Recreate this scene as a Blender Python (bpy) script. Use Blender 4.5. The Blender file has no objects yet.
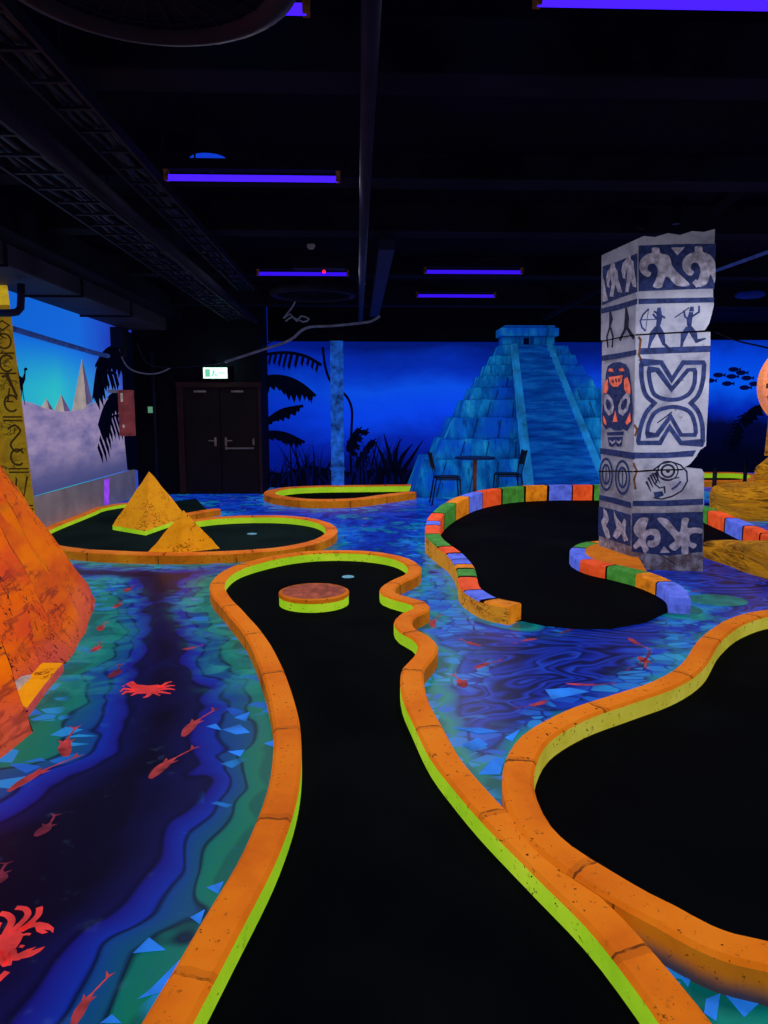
import bpy, bmesh, math, random
import numpy as np
from mathutils import Vector, noise
random.seed(7)
C = bpy.context.scene.collection
sc = bpy.context.scene
PI = math.pi

# ------------------------------------------------------------------ colour and material helpers
def lin(c):
    out = []
    for v in c[:3]:
        v = v / 255.0
        out.append(v / 12.92 if v <= 0.04045 else ((v + 0.055) / 1.055) ** 2.4)
    return (out[0], out[1], out[2], 1.0)

class NT:
    def __init__(s, name):
        s.m = bpy.data.materials.new(name); s.m.use_nodes = True
        s.t = s.m.node_tree; s.t.nodes.clear()
        s.out = s.n('ShaderNodeOutputMaterial')
    def n(s, t, **kw):
        x = s.t.nodes.new(t)
        for k, v in kw.items(): setattr(x, k, v)
        return x
    def l(s, a, b): s.t.links.new(a, b)
    def val(s, sock, v):
        if hasattr(v, 'is_output'): s.l(v, sock)
        else: sock.default_value = v
    def math(s, op, a, b=0.0, c=None, clamp=False):
        x = s.n('ShaderNodeMath', operation=op, use_clamp=clamp)
        s.val(x.inputs[0], a); s.val(x.inputs[1], b)
        if c is not None: s.val(x.inputs[2], c)
        return x.outputs[0]
    def mix(s, f, a, b, mode='MIX'):
        x = s.n('ShaderNodeMix', data_type='RGBA', blend_type=mode)
        s.val(x.inputs[0], f); s.val(x.inputs[6], a); s.val(x.inputs[7], b)
        return x.outputs[2]
    def ramp(s, f, stops, interp='LINEAR'):
        x = s.n('ShaderNodeValToRGB'); x.color_ramp.interpolation = interp
        e = x.color_ramp.elements
        while len(e) < len(stops): e.new(0.5)
        for i, (p, c) in enumerate(stops):
            e[i].position = p
            e[i].color = c if len(c) == 4 and max(c) <= 1.0 else lin(c)
        s.l(f, x.inputs[0]); return x.outputs[0]
    def step(s, f, lo, hi):
        x = s.n('ShaderNodeMapRange', clamp=True, interpolation_type='SMOOTHSTEP')
        s.val(x.inputs[0], f); x.inputs[1].default_value = lo; x.inputs[2].default_value = hi
        return x.outputs[0]
    def coord(s, scale=None, rot=None):
        tc = s.n('ShaderNodeTexCoord'); o = tc.outputs['Object']
        if scale is None and rot is None: return o
        mp = s.n('ShaderNodeMapping'); s.l(o, mp.inputs[0])
        if scale: mp.inputs['Scale'].default_value = scale
        if rot: mp.inputs['Rotation'].default_value = rot
        return mp.outputs[0]
    def noise(s, vec, scale, detail=3, rough=0.55, dist=0.0):
        x = s.n('ShaderNodeTexNoise'); s.l(vec, x.inputs['Vector'])
        x.inputs['Scale'].default_value = scale; x.inputs['Detail'].default_value = detail
        x.inputs['Roughness'].default_value = rough; x.inputs['Distortion'].default_value = dist
        return x.outputs[0]
    def voro(s, vec, scale, feature='F1', out='Distance'):
        x = s.n('ShaderNodeTexVoronoi', feature=feature); s.l(vec, x.inputs['Vector'])
        x.inputs['Scale'].default_value = scale
        return x.outputs[out]
    def sep(s, vec):
        x = s.n('ShaderNodeSeparateXYZ'); s.l(vec, x.inputs[0]); return x.outputs
    def attr(s, name):
        x = s.n('ShaderNodeAttribute', attribute_name=name); return x.outputs['Fac']
    def finish(s, col, glow=0.5, rough=0.6, spec=0.25, bump=None, bstr=0.3, bdist=0.01, metal=0.0, dif=1.0, ao=None):
        """paint that fluoresces: part of its colour is emitted, part is reflected"""
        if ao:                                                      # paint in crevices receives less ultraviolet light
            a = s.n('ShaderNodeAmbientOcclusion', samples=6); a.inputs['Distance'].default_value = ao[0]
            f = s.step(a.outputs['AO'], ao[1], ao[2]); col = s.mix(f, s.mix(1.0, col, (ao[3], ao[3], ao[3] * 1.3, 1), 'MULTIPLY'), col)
        p = s.n('ShaderNodeBsdfPrincipled')
        if dif != 1.0: base = s.mix(1.0, col, (dif, dif, dif, 1), 'MULTIPLY')
        else: base = col
        s.val(p.inputs['Base Color'], base)
        s.val(p.inputs['Emission Color'], col); s.val(p.inputs['Emission Strength'], glow)
        p.inputs['Roughness'].default_value = rough; p.inputs['Specular IOR Level'].default_value = spec
        p.inputs['Metallic'].default_value = metal
        if bump is not None:
            b = s.n('ShaderNodeBump'); b.inputs['Strength'].default_value = bstr; b.inputs['Distance'].default_value = bdist
            s.l(bump, b.inputs['Height']); s.l(b.outputs[0], p.inputs['Normal'])
        s.l(p.outputs[0], s.out.inputs[0]); return s.m

def plain(name, c, glow=0.0, rough=0.6, spec=0.2, var=0.25, scale=8, metal=0.0, dif=1.0):
    t = NT(name); v = t.coord()
    n = t.noise(v, scale, 4)
    dark = tuple(x * (1 - var) for x in c)
    lite = tuple(min(255, x * (1 + var * 0.4)) for x in c)
    col = t.ramp(n, [(0.3, dark), (0.7, lite)])
    return t.finish(col, glow, rough, spec, metal=metal, dif=dif)

def curb_paint(name, c1, c2, c3, glow, seam=0.78, dif=1.0, foot=None):
    """painted kerb: UV u = metres along the kerb"""
    t = NT(name); v = t.coord()
    uv = t.n('ShaderNodeUVMap', uv_map='UVMap'); u, w, _ = t.sep(uv.outputs[0])
    n = t.noise(v, 2.2, 4, 0.6); col = t.ramp(n, [(0.3, c2), (0.5, c1), (0.72, c3)])
    n2 = t.noise(v, 11, 5, 0.65)
    col = t.mix(t.step(n2, 0.62, 0.75), col, lin([x * 0.72 for x in c2]))
    n3 = t.noise(v, 38, 4, 0.7)                                     # chips and scuffs
    col = t.mix(t.math('MULTIPLY', t.step(n3, 0.615, 0.66), t.step(n, 0.36, 0.56)), col, (0.03, 0.012, 0.004, 1))
    wob = t.math('MULTIPLY', t.math('SUBTRACT', t.noise(v, 9, 2), 0.5), 0.06)
    f = t.math('FRACT', t.math('DIVIDE', t.math('ADD', u, wob), seam or 1.0))
    line = t.math('LESS_THAN', f, 0.016 if seam else -1.0)
    soft = t.math('MULTIPLY', t.math('LESS_THAN', f, 0.05 if seam else -1.0), 0.25)
    col = t.mix(soft, col, lin([x * 0.6 for x in c2]))
    col = t.mix(t.math('MULTIPLY', t.math('MULTIPLY', line, 0.75), t.step(n2, 0.35, 0.55)), col, (0.03, 0.012, 0.003, 1))
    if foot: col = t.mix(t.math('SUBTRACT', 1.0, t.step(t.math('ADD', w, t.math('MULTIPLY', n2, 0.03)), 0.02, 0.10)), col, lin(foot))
    return t.finish(col, glow, 0.75, 0.12, bump=n3, bstr=0.25, bdist=0.01, dif=dif)

def rock(name, cols, crack, glow, strata=(1, 1, 7), sc_=1.2, spots=0.0, rot=None, dif=1.0):
    t = NT(name); v = t.coord(strata, rot); v0 = t.coord()
    n = t.noise(v, sc_, 5, 0.6, 0.6)
    k = len(cols); col = t.ramp(n, [(0.3 + 0.4 * i / (k - 1), c) for i, c in enumerate(cols)])
    s1 = t.noise(v, sc_ * 2.3, 3, 0.6, 1.2)
    line = t.step(t.math('ABSOLUTE', t.math('SUBTRACT', s1, 0.5)), 0.0, 0.045)
    line = t.math('SUBTRACT', 1.0, line)
    mask = t.step(t.noise(v0, 2.5, 2), 0.48, 0.62)
    col = t.mix(t.math('MULTIPLY', t.math('MULTIPLY', line, mask), 0.85), col, lin(crack))
    if spots:
        d = t.noise(v0, 34, 3, 0.6)
        col = t.mix(t.step(d, spots, spots + 0.05), col, lin(crack))
    return t.finish(col, glow, 0.8, 0.1, bump=t.noise(v0, 30, 5, 0.7), bstr=0.4, bdist=0.015, dif=dif)

M = {}
M['orange'] = curb_paint('orange_kerb_paint', (222, 116, 14), (200, 94, 12), (230, 130, 24), 0.46)
M['orange_far'] = curb_paint('orange_kerb_paint_far', (220, 112, 30), (196, 90, 30), (232, 134, 44), 0.50, 0.9)
M['orange_side'] = curb_paint('kerb_outer_shaded', (196, 112, 14), (140, 72, 10), (214, 138, 20), 0.34)  # outer kerb faces: their shade is put into a darker, dimmer orange
M['lime_plain'] = curb_paint('lime_paint', (160, 214, 34), (140, 196, 30), (188, 222, 50), 0.62, None)
M['orange_plain'] = curb_paint('orange_paint', (206, 110, 16), (170, 84, 14), (220, 124, 24), 0.4, None)
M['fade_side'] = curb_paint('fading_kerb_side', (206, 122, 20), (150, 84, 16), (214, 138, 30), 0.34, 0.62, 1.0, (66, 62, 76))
M['lime'] = curb_paint('lime_kerb_paint', (164, 212, 36), (142, 196, 32), (196, 222, 54), 0.60, None)
M['yellow'] = curb_paint('yellow_kerb_paint', (206, 196, 62), (186, 170, 50), (222, 216, 88), 0.5, None)
for nm, c in dict(red=(238, 84, 34), blue=(92, 112, 232), green=(66, 136, 50), ochre=(222, 128, 22)).items():
    t = NT('kerb_' + nm); v = t.coord()
    n = t.noise(v, 9, 5, 0.65)
    col = t.ramp(n, [(0.32, [x * 0.78 for x in c]), (0.5, c), (0.7, [min(255, x * 1.12 + 8) for x in c])])
    n3 = t.noise(v, 30, 3, 0.7); col = t.mix(t.step(n3, 0.67, 0.72), col, lin([x * 0.35 for x in c]))
    M[nm] = t.finish(col, 0.5, 0.7, 0.15)
M['seam'] = plain('dark_joint', (14, 8, 6), 0.0, 0.9, 0.05)
M['wave'] = rock('outer_kerb_waves', [(214, 138, 26), (220, 150, 40), (196, 110, 24)], (60, 24, 10), 0.42, (1, 1, 3), 3)

t = NT('black_turf'); v = t.coord()
n = t.noise(v, 260, 2, 0.6); n2 = t.noise(v, 1.1, 3)
col = t.mix(t.step(n2, 0.35, 0.7), lin((4, 5, 9)), lin((9, 13, 15)))
M['turf'] = t.finish(col, 0.08, 0.95, 0.03, bump=n, bstr=0.4, bdist=0.004)
t = NT('dark_green_turf'); v = t.coord()
n = t.noise(v, 200, 2, 0.6); n2 = t.noise(v, 1.1, 3)
col = t.mix(t.step(n2, 0.3, 0.7), lin((9, 20, 20)), lin((17, 30, 30)))
M['turf_green'] = t.finish(col, 0.45, 0.95, 0.03, bump=n, bstr=0.4, bdist=0.004)

def sandstone(name, seed, cols):
    t = NT(name); v0 = t.coord(); x, y, z = t.sep(v0)
    mp = t.n('ShaderNodeMapping'); t.l(v0, mp.inputs[0]); mp.inputs['Location'].default_value = (seed, seed * .7, seed * .37); mp.inputs['Scale'].default_value = (0.35, 0.45, 2.6); mp.inputs['Rotation'].default_value = (0.16, 0, 0)
    v = mp.outputs[0]
    n = t.noise(v, 1.1, 4, 0.55); k = len(cols)
    col = t.ramp(n, [(0.3 + 0.4 * i / (k - 1), c) for i, c in enumerate(cols)])
    m2 = t.noise(v0, 1.4, 3); col = t.mix(t.math('MULTIPLY', t.step(m2, 0.5, 0.7), 0.35), col, lin((216, 72, 28)))
    low = t.math('SUBTRACT', 1.0, t.step(t.math('ADD', z, t.math('MULTIPLY', t.math('SUBTRACT', m2, 0.5), 0.5)), 0.02, 0.24))
    col = t.mix(t.math('MULTIPLY', low, 0.75), col, lin((200, 76, 66)))
    s1 = t.noise(v, 2.4, 4, 0.6, 0.25); line = t.math('SUBTRACT', 1.0, t.step(t.math('ABSOLUTE', t.math('SUBTRACT', s1, 0.5)), 0.0, 0.05))
    mask = t.step(t.noise(v0, 1.7, 3), 0.44, 0.6)
    col = t.mix(t.math('MULTIPLY', t.math('MULTIPLY', line, mask), 0.62), col, lin((104, 32, 36)))
    sm2 = t.noise(v, 5.0, 5, 0.7); col = t.mix(t.math('MULTIPLY', t.step(sm2, 0.58, 0.75), 0.45), col, lin((150, 54, 22)))
    d = t.noise(v0, 42, 3, 0.6); col = t.mix(t.math('MULTIPLY', t.step(d, 0.66, 0.70), 0.8), col, lin((84, 26, 22)))
    cr = t.noise(t.coord((3, 3, 1.0)), 1.3, 4, 0.7, 0.5); ck = t.math('LESS_THAN', t.math('ABSOLUTE', t.math('SUBTRACT', cr, 0.5)), 0.0045)
    col = t.mix(t.math('MULTIPLY', ck, t.step(t.noise(v0, 1.1, 1), 0.52, 0.58)), col, lin((40, 12, 20)))
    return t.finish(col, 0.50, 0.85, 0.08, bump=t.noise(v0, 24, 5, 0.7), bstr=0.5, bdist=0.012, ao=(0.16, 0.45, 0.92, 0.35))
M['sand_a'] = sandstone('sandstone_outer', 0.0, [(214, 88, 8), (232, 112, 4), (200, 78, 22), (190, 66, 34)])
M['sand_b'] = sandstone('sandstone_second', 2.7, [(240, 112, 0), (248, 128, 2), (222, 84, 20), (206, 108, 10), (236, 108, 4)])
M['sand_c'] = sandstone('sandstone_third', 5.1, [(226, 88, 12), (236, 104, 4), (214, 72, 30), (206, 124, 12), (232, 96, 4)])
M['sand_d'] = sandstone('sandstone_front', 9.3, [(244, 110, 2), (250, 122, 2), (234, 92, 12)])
M['sand_ridge_shade'] = plain('sandstone_ridge_shade', (112, 36, 26), 0.4, 0.9, 0.05, 0.6, 9)
M['sand_low'] = rock('pink_sandstone', [(214, 86, 60), (196, 74, 72), (222, 100, 70)], (80, 26, 50), 0.46, (1, 1, 3), 1.4, 0.66)
M['sand_yellow'] = rock('yellow_sandstone', [(236, 146, 8), (240, 160, 10), (222, 130, 20)], (110, 50, 10), 0.5, (1, 1, 5), 1.4, 0.70)
M['gold'] = rock('golden_plaster', [(214, 136, 14), (234, 156, 22), (216, 130, 30)], (70, 34, 6), 0.48, (1, 1, 2.2), 2.5, 0.63)
M['statue'] = rock('golden_carved_rock', [(58, 36, 10), (128, 84, 16), (204, 140, 22), (150, 98, 16), (176, 120, 30), (70, 44, 14)], (34, 20, 8), 0.42, (0.8, 0.8, 7), 1.8, 0.72)
M['obelisk'] = rock('yellow_carved_stone', [(132, 98, 14), (164, 124, 22), (120, 86, 14)], (52, 36, 8), 0.42, (1, 1, 1.5), 2.2, 0.68)
M['obelisk_top'] = plain('bright_yellow_stone', (216, 178, 30), 0.6)
M['carve'] = plain('dark_carving', (66, 46, 10), 0.35, 0.9)
M['pale'] = plain('pale_chip', (196, 186, 180), 0.35)

t = NT('temple_blue_stone'); v0 = t.coord(); x, y, z = t.sep(v0)
vs = t.coord((2.2, 2.2, 0.5)); n = t.noise(vs, 2.0, 5, 0.62); nb = t.noise(v0, 1.1, 3)
col = t.ramp(n, [(0.28, (2, 40, 104)), (0.45, (6, 84, 158)), (0.58, (14, 118, 186)), (0.75, (44, 158, 204))])
col = t.mix(t.step(nb, 0.45, 0.65), col, lin((6, 70, 180)))
st = t.noise(t.coord((9, 9, 0.6)), 1.6, 3); col = t.mix(t.math('MULTIPLY', t.step(st, 0.58, 0.7), 0.6), col, lin((2, 30, 96)))
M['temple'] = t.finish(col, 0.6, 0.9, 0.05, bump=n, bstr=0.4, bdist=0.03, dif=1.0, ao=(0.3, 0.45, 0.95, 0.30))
M['temple_edge'] = plain('temple_light_blue', (30, 136, 214), 0.4, 0.9, 0.05, 0.35, 3)
t = NT('temple_stair_stone'); v0 = t.coord(); n = t.noise(t.coord((0.7, 1, 5)), 2.2, 5, 0.65)
col = t.ramp(n, [(0.3, (2, 34, 110)), (0.5, (4, 70, 160)), (0.72, (20, 112, 196))])
M['stair'] = t.finish(col, 0.45, 0.9, 0.05)
M['temple_dark'] = plain('temple_dark_blue', (2, 14, 60), 0.2, 0.9)  # dark blue for block joints and the back of the shrine

t = NT('pillar_stone'); v0 = t.coord(); n = t.noise(v0, 3.0, 6, 0.65); g = t.noise(v0, 9, 5, 0.7)
col = t.ramp(n, [(0.28, (104, 100, 122)), (0.48, (164, 164, 182)), (0.7, (190, 190, 204))])
col = t.mix(t.step(g, 0.62, 0.74), col, lin((112, 92, 92)))
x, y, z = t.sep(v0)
fade = t.math('SUBTRACT', 1.0, t.step(z, 0.0, 1.15))                 # mottled darker towards the foot of the pillar
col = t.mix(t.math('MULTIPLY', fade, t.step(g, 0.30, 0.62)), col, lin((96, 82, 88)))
M['pillar'] = t.finish(col, 0.17, 0.8, 0.15, bump=g, bstr=0.4, bdist=0.02)
M['navy'] = plain('navy_paint', (50, 62, 112), 0.2, 0.75, 0.1, 0.35, 22)
M['ink'] = plain('ink_line', (34, 38, 66), 0.2, 0.75, 0.1, 0.3, 20)
M['mark'] = plain('pale_paint', (172, 166, 186), 0.26, 0.75, 0.1, 0.35, 18)
M['salmon'] = plain('salmon_paint', (238, 108, 84), 0.5, 0.75, 0.1, 0.3, 18)
M['rust'] = plain('rust_brown', (110, 70, 40), 0.12, 0.9, 0.1, 0.5, 14)

# murals
t = NT('jungle_mural'); v0 = t.coord(); x, y, z = t.sep(v0)
n = t.noise(t.coord((0.35, 1, 1.0)), 1.3, 5, 0.6, 0.4)
zz = t.math('ADD', t.math('DIVIDE', z, 3.2), t.math('MULTIPLY', t.math('SUBTRACT', n, 0.5), 0.34))
col = t.ramp(zz, [(0.06, (2, 6, 44)), (0.2, (4, 18, 110)), (0.3, (6, 34, 160)), (0.46, (8, 66, 226)), (0.6, (10, 78, 224)), (0.74, (6, 46, 176)), (0.88, (3, 24, 112))])
side = t.step(x, -2.2, 0.6); col = t.mix(t.math('MULTIPLY', t.math('SUBTRACT', 1.0, side), 0.6), col, lin((2, 26, 150)))
M['mural_back'] = t.finish(col, 0.92, 0.85, 0.05, dif=0.5)
t = NT('reef_mural'); v0 = t.coord(); x, y, z = t.sep(v0)
n = t.noise(v0, 1.1, 4)
zz = t.math('ADD', t.math('DIVIDE', z, 3.6), t.math('MULTIPLY', t.math('SUBTRACT', n, 0.5), 0.22))
col = t.ramp(zz, [(0.1, (2, 4, 26)), (0.34, (3, 8, 54)), (0.46, (4, 40, 180)), (0.6, (4, 92, 246)), (0.78, (4, 70, 226)), (0.95, (4, 20, 120))])
M['mural_reef'] = t.finish(col, 0.85, 0.85, 0.05, dif=0.5)
M['silhouette'] = plain('black_silhouette', (3, 6, 30), 0.4, 0.9, 0.03)
M['silhouette_blue'] = plain('navy_silhouette', (4, 14, 78), 0.5, 0.9, 0.03)
t = NT('desert_sky_mural'); v0 = t.coord(); x, y, z = t.sep(v0)
n = t.noise(v0, 0.9, 3)
yy = t.math('ADD', t.math('MULTIPLY', t.math('SUBTRACT', y, 9.0), 0.21), t.math('MULTIPLY', t.math('SUBTRACT', n, 0.5), 0.2))
low = t.ramp(yy, [(0.05, (40, 176, 220)), (0.32, (50, 206, 212)), (0.55, (44, 160, 232)), (0.85, (80, 124, 230)), (1.0, (56, 80, 190))])
high = t.ramp(yy, [(0.0, (18, 110, 232)), (0.5, (26, 116, 240)), (0.9, (40, 60, 200))])
col = t.mix(t.step(z, 1.75, 2.6), low, high)
M['mural_sky'] = t.finish(col, 0.74, 0.85, 0.05, dif=0.5)
t = NT('desert_sand_mural'); v0 = t.coord(); x, y, z = t.sep(v0)
n = t.noise(t.coord((1, 0.7, 2.2)), 2.4, 5, 0.62)
col = t.ramp(n, [(0.3, (122, 116, 172)), (0.5, (160, 146, 194)), (0.68, (186, 166, 204))])
col = t.mix(t.math('SUBTRACT', 1.0, t.step(z, 0.5, 1.15)), col, lin((84, 88, 146)))
M['mural_sand'] = t.finish(col, 0.62, 0.85, 0.05, dif=0.4)
M['pyr_paint'] = plain('painted_pyramid', (188, 176, 168), 0.6, 0.85, 0.05, 0.2, 3)
M['pyr_paint_dark'] = plain('painted_pyramid_shade', (112, 100, 146), 0.5, 0.85, 0.05, 0.2, 3)
M['wainscot'] = plain('grey_white_panel', (176, 170, 184), 0.08, 0.6, 0.2, 0.12, 3)
M['violet'] = plain('violet_stripe', (150, 70, 235), 0.8)

t = NT('black_wall'); v = t.coord(); n = t.noise(v, 1.2, 4)
M['black'] = t.finish(t.mix(n, lin((5, 6, 14)), lin((12, 14, 26))), 0.12, 0.8, 0.1)
M['ceiling'] = plain('black_ceiling', (8, 6, 26), 0.12, 0.9, 0.05, 0.5, 1.0)
M['beam'] = plain('black_beam', (13, 12, 30), 0.12, 0.85, 0.08, 0.5, 1.5)
M['duct'] = plain('dark_grey_duct', (40, 38, 52), 0.10, 0.7, 0.2, 0.3, 1.5)
M['pipe'] = plain('dull_metal_pipe', (24, 24, 50), 0.10, 0.6, 0.2, 0.4, 3, 0.0)
M['tray'] = plain('cable_tray_metal', (16, 15, 32), 0.10, 0.6, 0.2, 0.5, 6, 0.0)
M['cable'] = plain('grey_cable', (84, 88, 116), 0.25, 0.5, 0.3)
M['black_metal'] = plain('black_metal', (10, 12, 26), 0.08, 0.5, 0.3)
M['door'] = plain('dark_door', (20, 13, 18), 0.14, 0.6, 0.2, 0.4, 2)
M['frame'] = plain('dark_red_frame', (42, 22, 26), 0.14, 0.6, 0.2, 0.4, 4)
M['steel'] = plain('pale_steel', (104, 94, 98), 0.22, 0.35, 0.5, metal=0.5)
M['redbox'] = plain('dull_red_box', (132, 62, 66), 0.35, 0.6, 0.2, 0.3, 5)
M['column'] = plain('blue_painted_column', (30, 92, 196), 0.55, 0.85, 0.1, 0.55, 7)
M['brown'] = plain('brown_post', (92, 50, 32), 0.3, 0.7)
M['crab'] = plain('red_painted_mark', (226, 58, 56), 0.55, 0.6, 0.2, 0.25, 9)
M['koi'] = plain('koi_painted_mark', (176, 58, 60), 0.40, 0.6, 0.2, 0.5, 9)
M['koi_dim'] = plain('dim_koi_painted_mark', (122, 40, 62), 0.4, 0.6, 0.2, 0.5, 9)
M['bumper_top'] = plain('worn_brown_top', (168, 84, 60), 0.36, 0.7, 0.1, 0.35, 14)
M['cup'] = plain('pale_blue_cup', (96, 150, 170), 0.7, 0.5)
M['table'] = plain('navy_table_top', (10, 24, 74), 0.35, 0.5, 0.2)
M['sundisc'] = rock('sun_stone', [(222, 124, 118), (236, 140, 90), (230, 150, 40)], (110, 40, 30), 0.6, (2, 2, 2), 2.5, 0.64)

def emit(name, c, s):
    t = NT(name); e = t.n('ShaderNodeEmission'); e.inputs[0].default_value = lin(c); e.inputs[1].default_value = s
    t.l(e.outputs[0], t.out.inputs[0]); return t.m
M['uv'] = emit('violet_tube', (62, 26, 255), 1.6)
M['uv_dim'] = emit('violet_tube_far', (52, 18, 232), 1.1)
M['exit'] = emit('lit_sign', (214, 255, 236), 1.6)
M['exit_green'] = emit('lit_sign_green', (110, 214, 170), 1.0)
M['smallsign'] = emit('small_sign', (96, 150, 120), 0.8)
M['led'] = emit('red_led', (255, 24, 40), 3.0)
M['bluedome'] = emit('blue_lit_dome', (16, 62, 214), 0.9)

# ------------------------------------------------------------------ the painted water floor
t = NT('painted_water_floor'); v = t.coord()
d = t.attr('shore'); far = t.attr('far'); riv = t.attr('river')
n1 = t.noise(v, 1.0, 2, 0.5, 0.5); n2 = t.noise(v, 2.7, 1, 0.4, 0.6); n3 = t.noise(v, 8, 4, 0.6)
dd = t.math('ADD', d, t.math('MULTIPLY', t.math('SUBTRACT', n1, 0.5), 0.34))
dd = t.math('ADD', dd, t.math('MULTIPLY', t.math('SUBTRACT', n2, 0.5), 0.30))
dd = t.math('DIVIDE', dd, 1.2, clamp=True)
dark = t.ramp(dd, [(0.0, (4, 84, 76)), (0.015, (6, 104, 84)), (0.075, (6, 100, 96)), (0.09, (3, 22, 50)), (0.105, (8, 70, 112)), (0.17, (12, 58, 130)),
                   (0.185, (4, 12, 50)), (0.2, (16, 40, 150)), (0.28, (22, 22, 120)), (0.3, (8, 8, 48)), (0.33, (14, 14, 66)), (0.46, (9, 7, 32)), (1.0, (6, 3, 17))])
lite = t.ramp(dd, [(0.0, (0, 80, 80)), (0.04, (8, 122, 112)), (0.09, (6, 86, 140)), (0.11, (4, 20, 76)), (0.14, (8, 62, 176)), (0.26, (16, 52, 184)),
                   (0.3, (6, 8, 56)), (0.35, (12, 32, 140)), (0.46, (9, 14, 84)), (0.5, (5, 6, 40)), (0.6, (12, 28, 128)), (0.8, (6, 8, 48)), (1.0, (10, 22, 110))])
col = t.mix(riv, lite, dark)
# swirling flow lines in the open water
w1 = t.noise(t.coord((0.8, 1.5, 1)), 0.9, 2, 0.45, 1.8)
fr = t.math('FRACT', t.math('MULTIPLY', w1, 8.0))
fcol2 = t.ramp(fr, [(0.0, (5, 7, 48)), (0.12, (8, 14, 84)), (0.3, (18, 44, 164)), (0.42, (10, 30, 140)), (0.55, (6, 10, 66)), (0.62, (22, 62, 190)), (0.8, (12, 26, 124)), (0.93, (6, 8, 54)), (1.0, (5, 7, 48))])
fl = t.math('MULTIPLY', t.step(d, 0.12, 0.24), t.math('SUBTRACT', 1.0, riv))
col = t.mix(t.math('MULTIPLY', fl, 0.9), col, fcol2)
# far water: brighter mix of blue, teal and violet flecks
f1 = t.noise(t.coord((1, 1.25, 1)), 1.25, 5, 0.62, 0.9)
fcol = t.ramp(f1, [(0.3, (5, 10, 70)), (0.4, (6, 30, 140)), (0.46, (6, 74, 196)), (0.5, (8, 36, 160)), (0.545, (6, 26, 120)), (0.59, (10, 128, 156)), (0.64, (10, 70, 190)), (0.75, (60, 74, 190))])
col = t.mix(t.math('MULTIPLY', far, 0.85), col, fcol)
fleck = t.step(t.noise(t.coord((1, 2, 1)), 6, 3, 0.6), 0.66, 0.72)
col = t.mix(t.math('MULTIPLY', fleck, t.math('MULTIPLY', far, 0.6)), col, lin((186, 90, 110)))
# angular pebbles along the banks
vc = t.n('ShaderNodeTexVoronoi', feature='F1'); t.l(t.coord((1, 1.5, 1)), vc.inputs['Vector']); vc.inputs['Scale'].default_value = 7.5
vd = t.n('ShaderNodeTexVoronoi', feature='DISTANCE_TO_EDGE'); t.l(t.coord((1, 1.5, 1)), vd.inputs['Vector']); vd.inputs['Scale'].default_value = 7.5
cr, cg, cb = t.sep(vc.outputs['Color'])
near = t.math('SUBTRACT', 1.0, t.step(t.math('SUBTRACT', d, t.math('MULTIPLY', t.math('SUBTRACT', 1.0, riv), 0.08)), 0.16, 0.3))
peb = t.math('MULTIPLY', t.math('GREATER_THAN', vd.outputs['Distance'], 0.06), t.math('GREATER_THAN', cr, t.math('ADD', 0.36, t.math('MULTIPLY', riv, 0.3))))
peb = t.math('MULTIPLY', t.math('MULTIPLY', peb, near), t.math('MAXIMUM', t.step(n1, 0.46, 0.56), t.math('MULTIPLY', t.math('SUBTRACT', 1.0, riv), t.step(n2, 0.40, 0.48))))
pcol = t.mix(cg, lin((14, 70, 196)), lin((34, 140, 216)))
col = t.mix(t.math('MULTIPLY', peb, 0.8), col, pcol)
# misty dapples, mostly in the middle distance
mist = t.attr('mist'); mn = t.noise(t.coord((1, 1.3, 1)), 4.2, 4, 0.6, 0.7); mbg = t.noise(v, 0.9, 2)
mc = t.ramp(mn, [(0.3, (10, 20, 88)), (0.42, (18, 62, 160)), (0.5, (14, 120, 128)), (0.58, (40, 150, 140)), (0.66, (40, 96, 190)), (0.8, (132, 176, 178))])
mk = t.math('MULTIPLY', t.math('MULTIPLY', mist, t.math('SUBTRACT', 1.0, t.step(d, 0.16, 0.42))), t.step(mn, 0.40, 0.54))
mk = t.math('MULTIPLY', mk, t.math('ADD', t.math('MULTIPLY', riv, 0.5), t.math('MULTIPLY', t.step(mbg, 0.46, 0.58), 0.5)))
col = t.mix(t.math('MULTIPLY', mk, 0.7), col, mc)
# soft pale bloom and worn patches
col = t.mix(t.math('MULTIPLY', t.step(n3, 0.6, 0.8), 0.14), col, lin((90, 130, 190)))
M['floor'] = t.finish(col, 0.92, 0.33, 0.12, dif=0.08)

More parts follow.
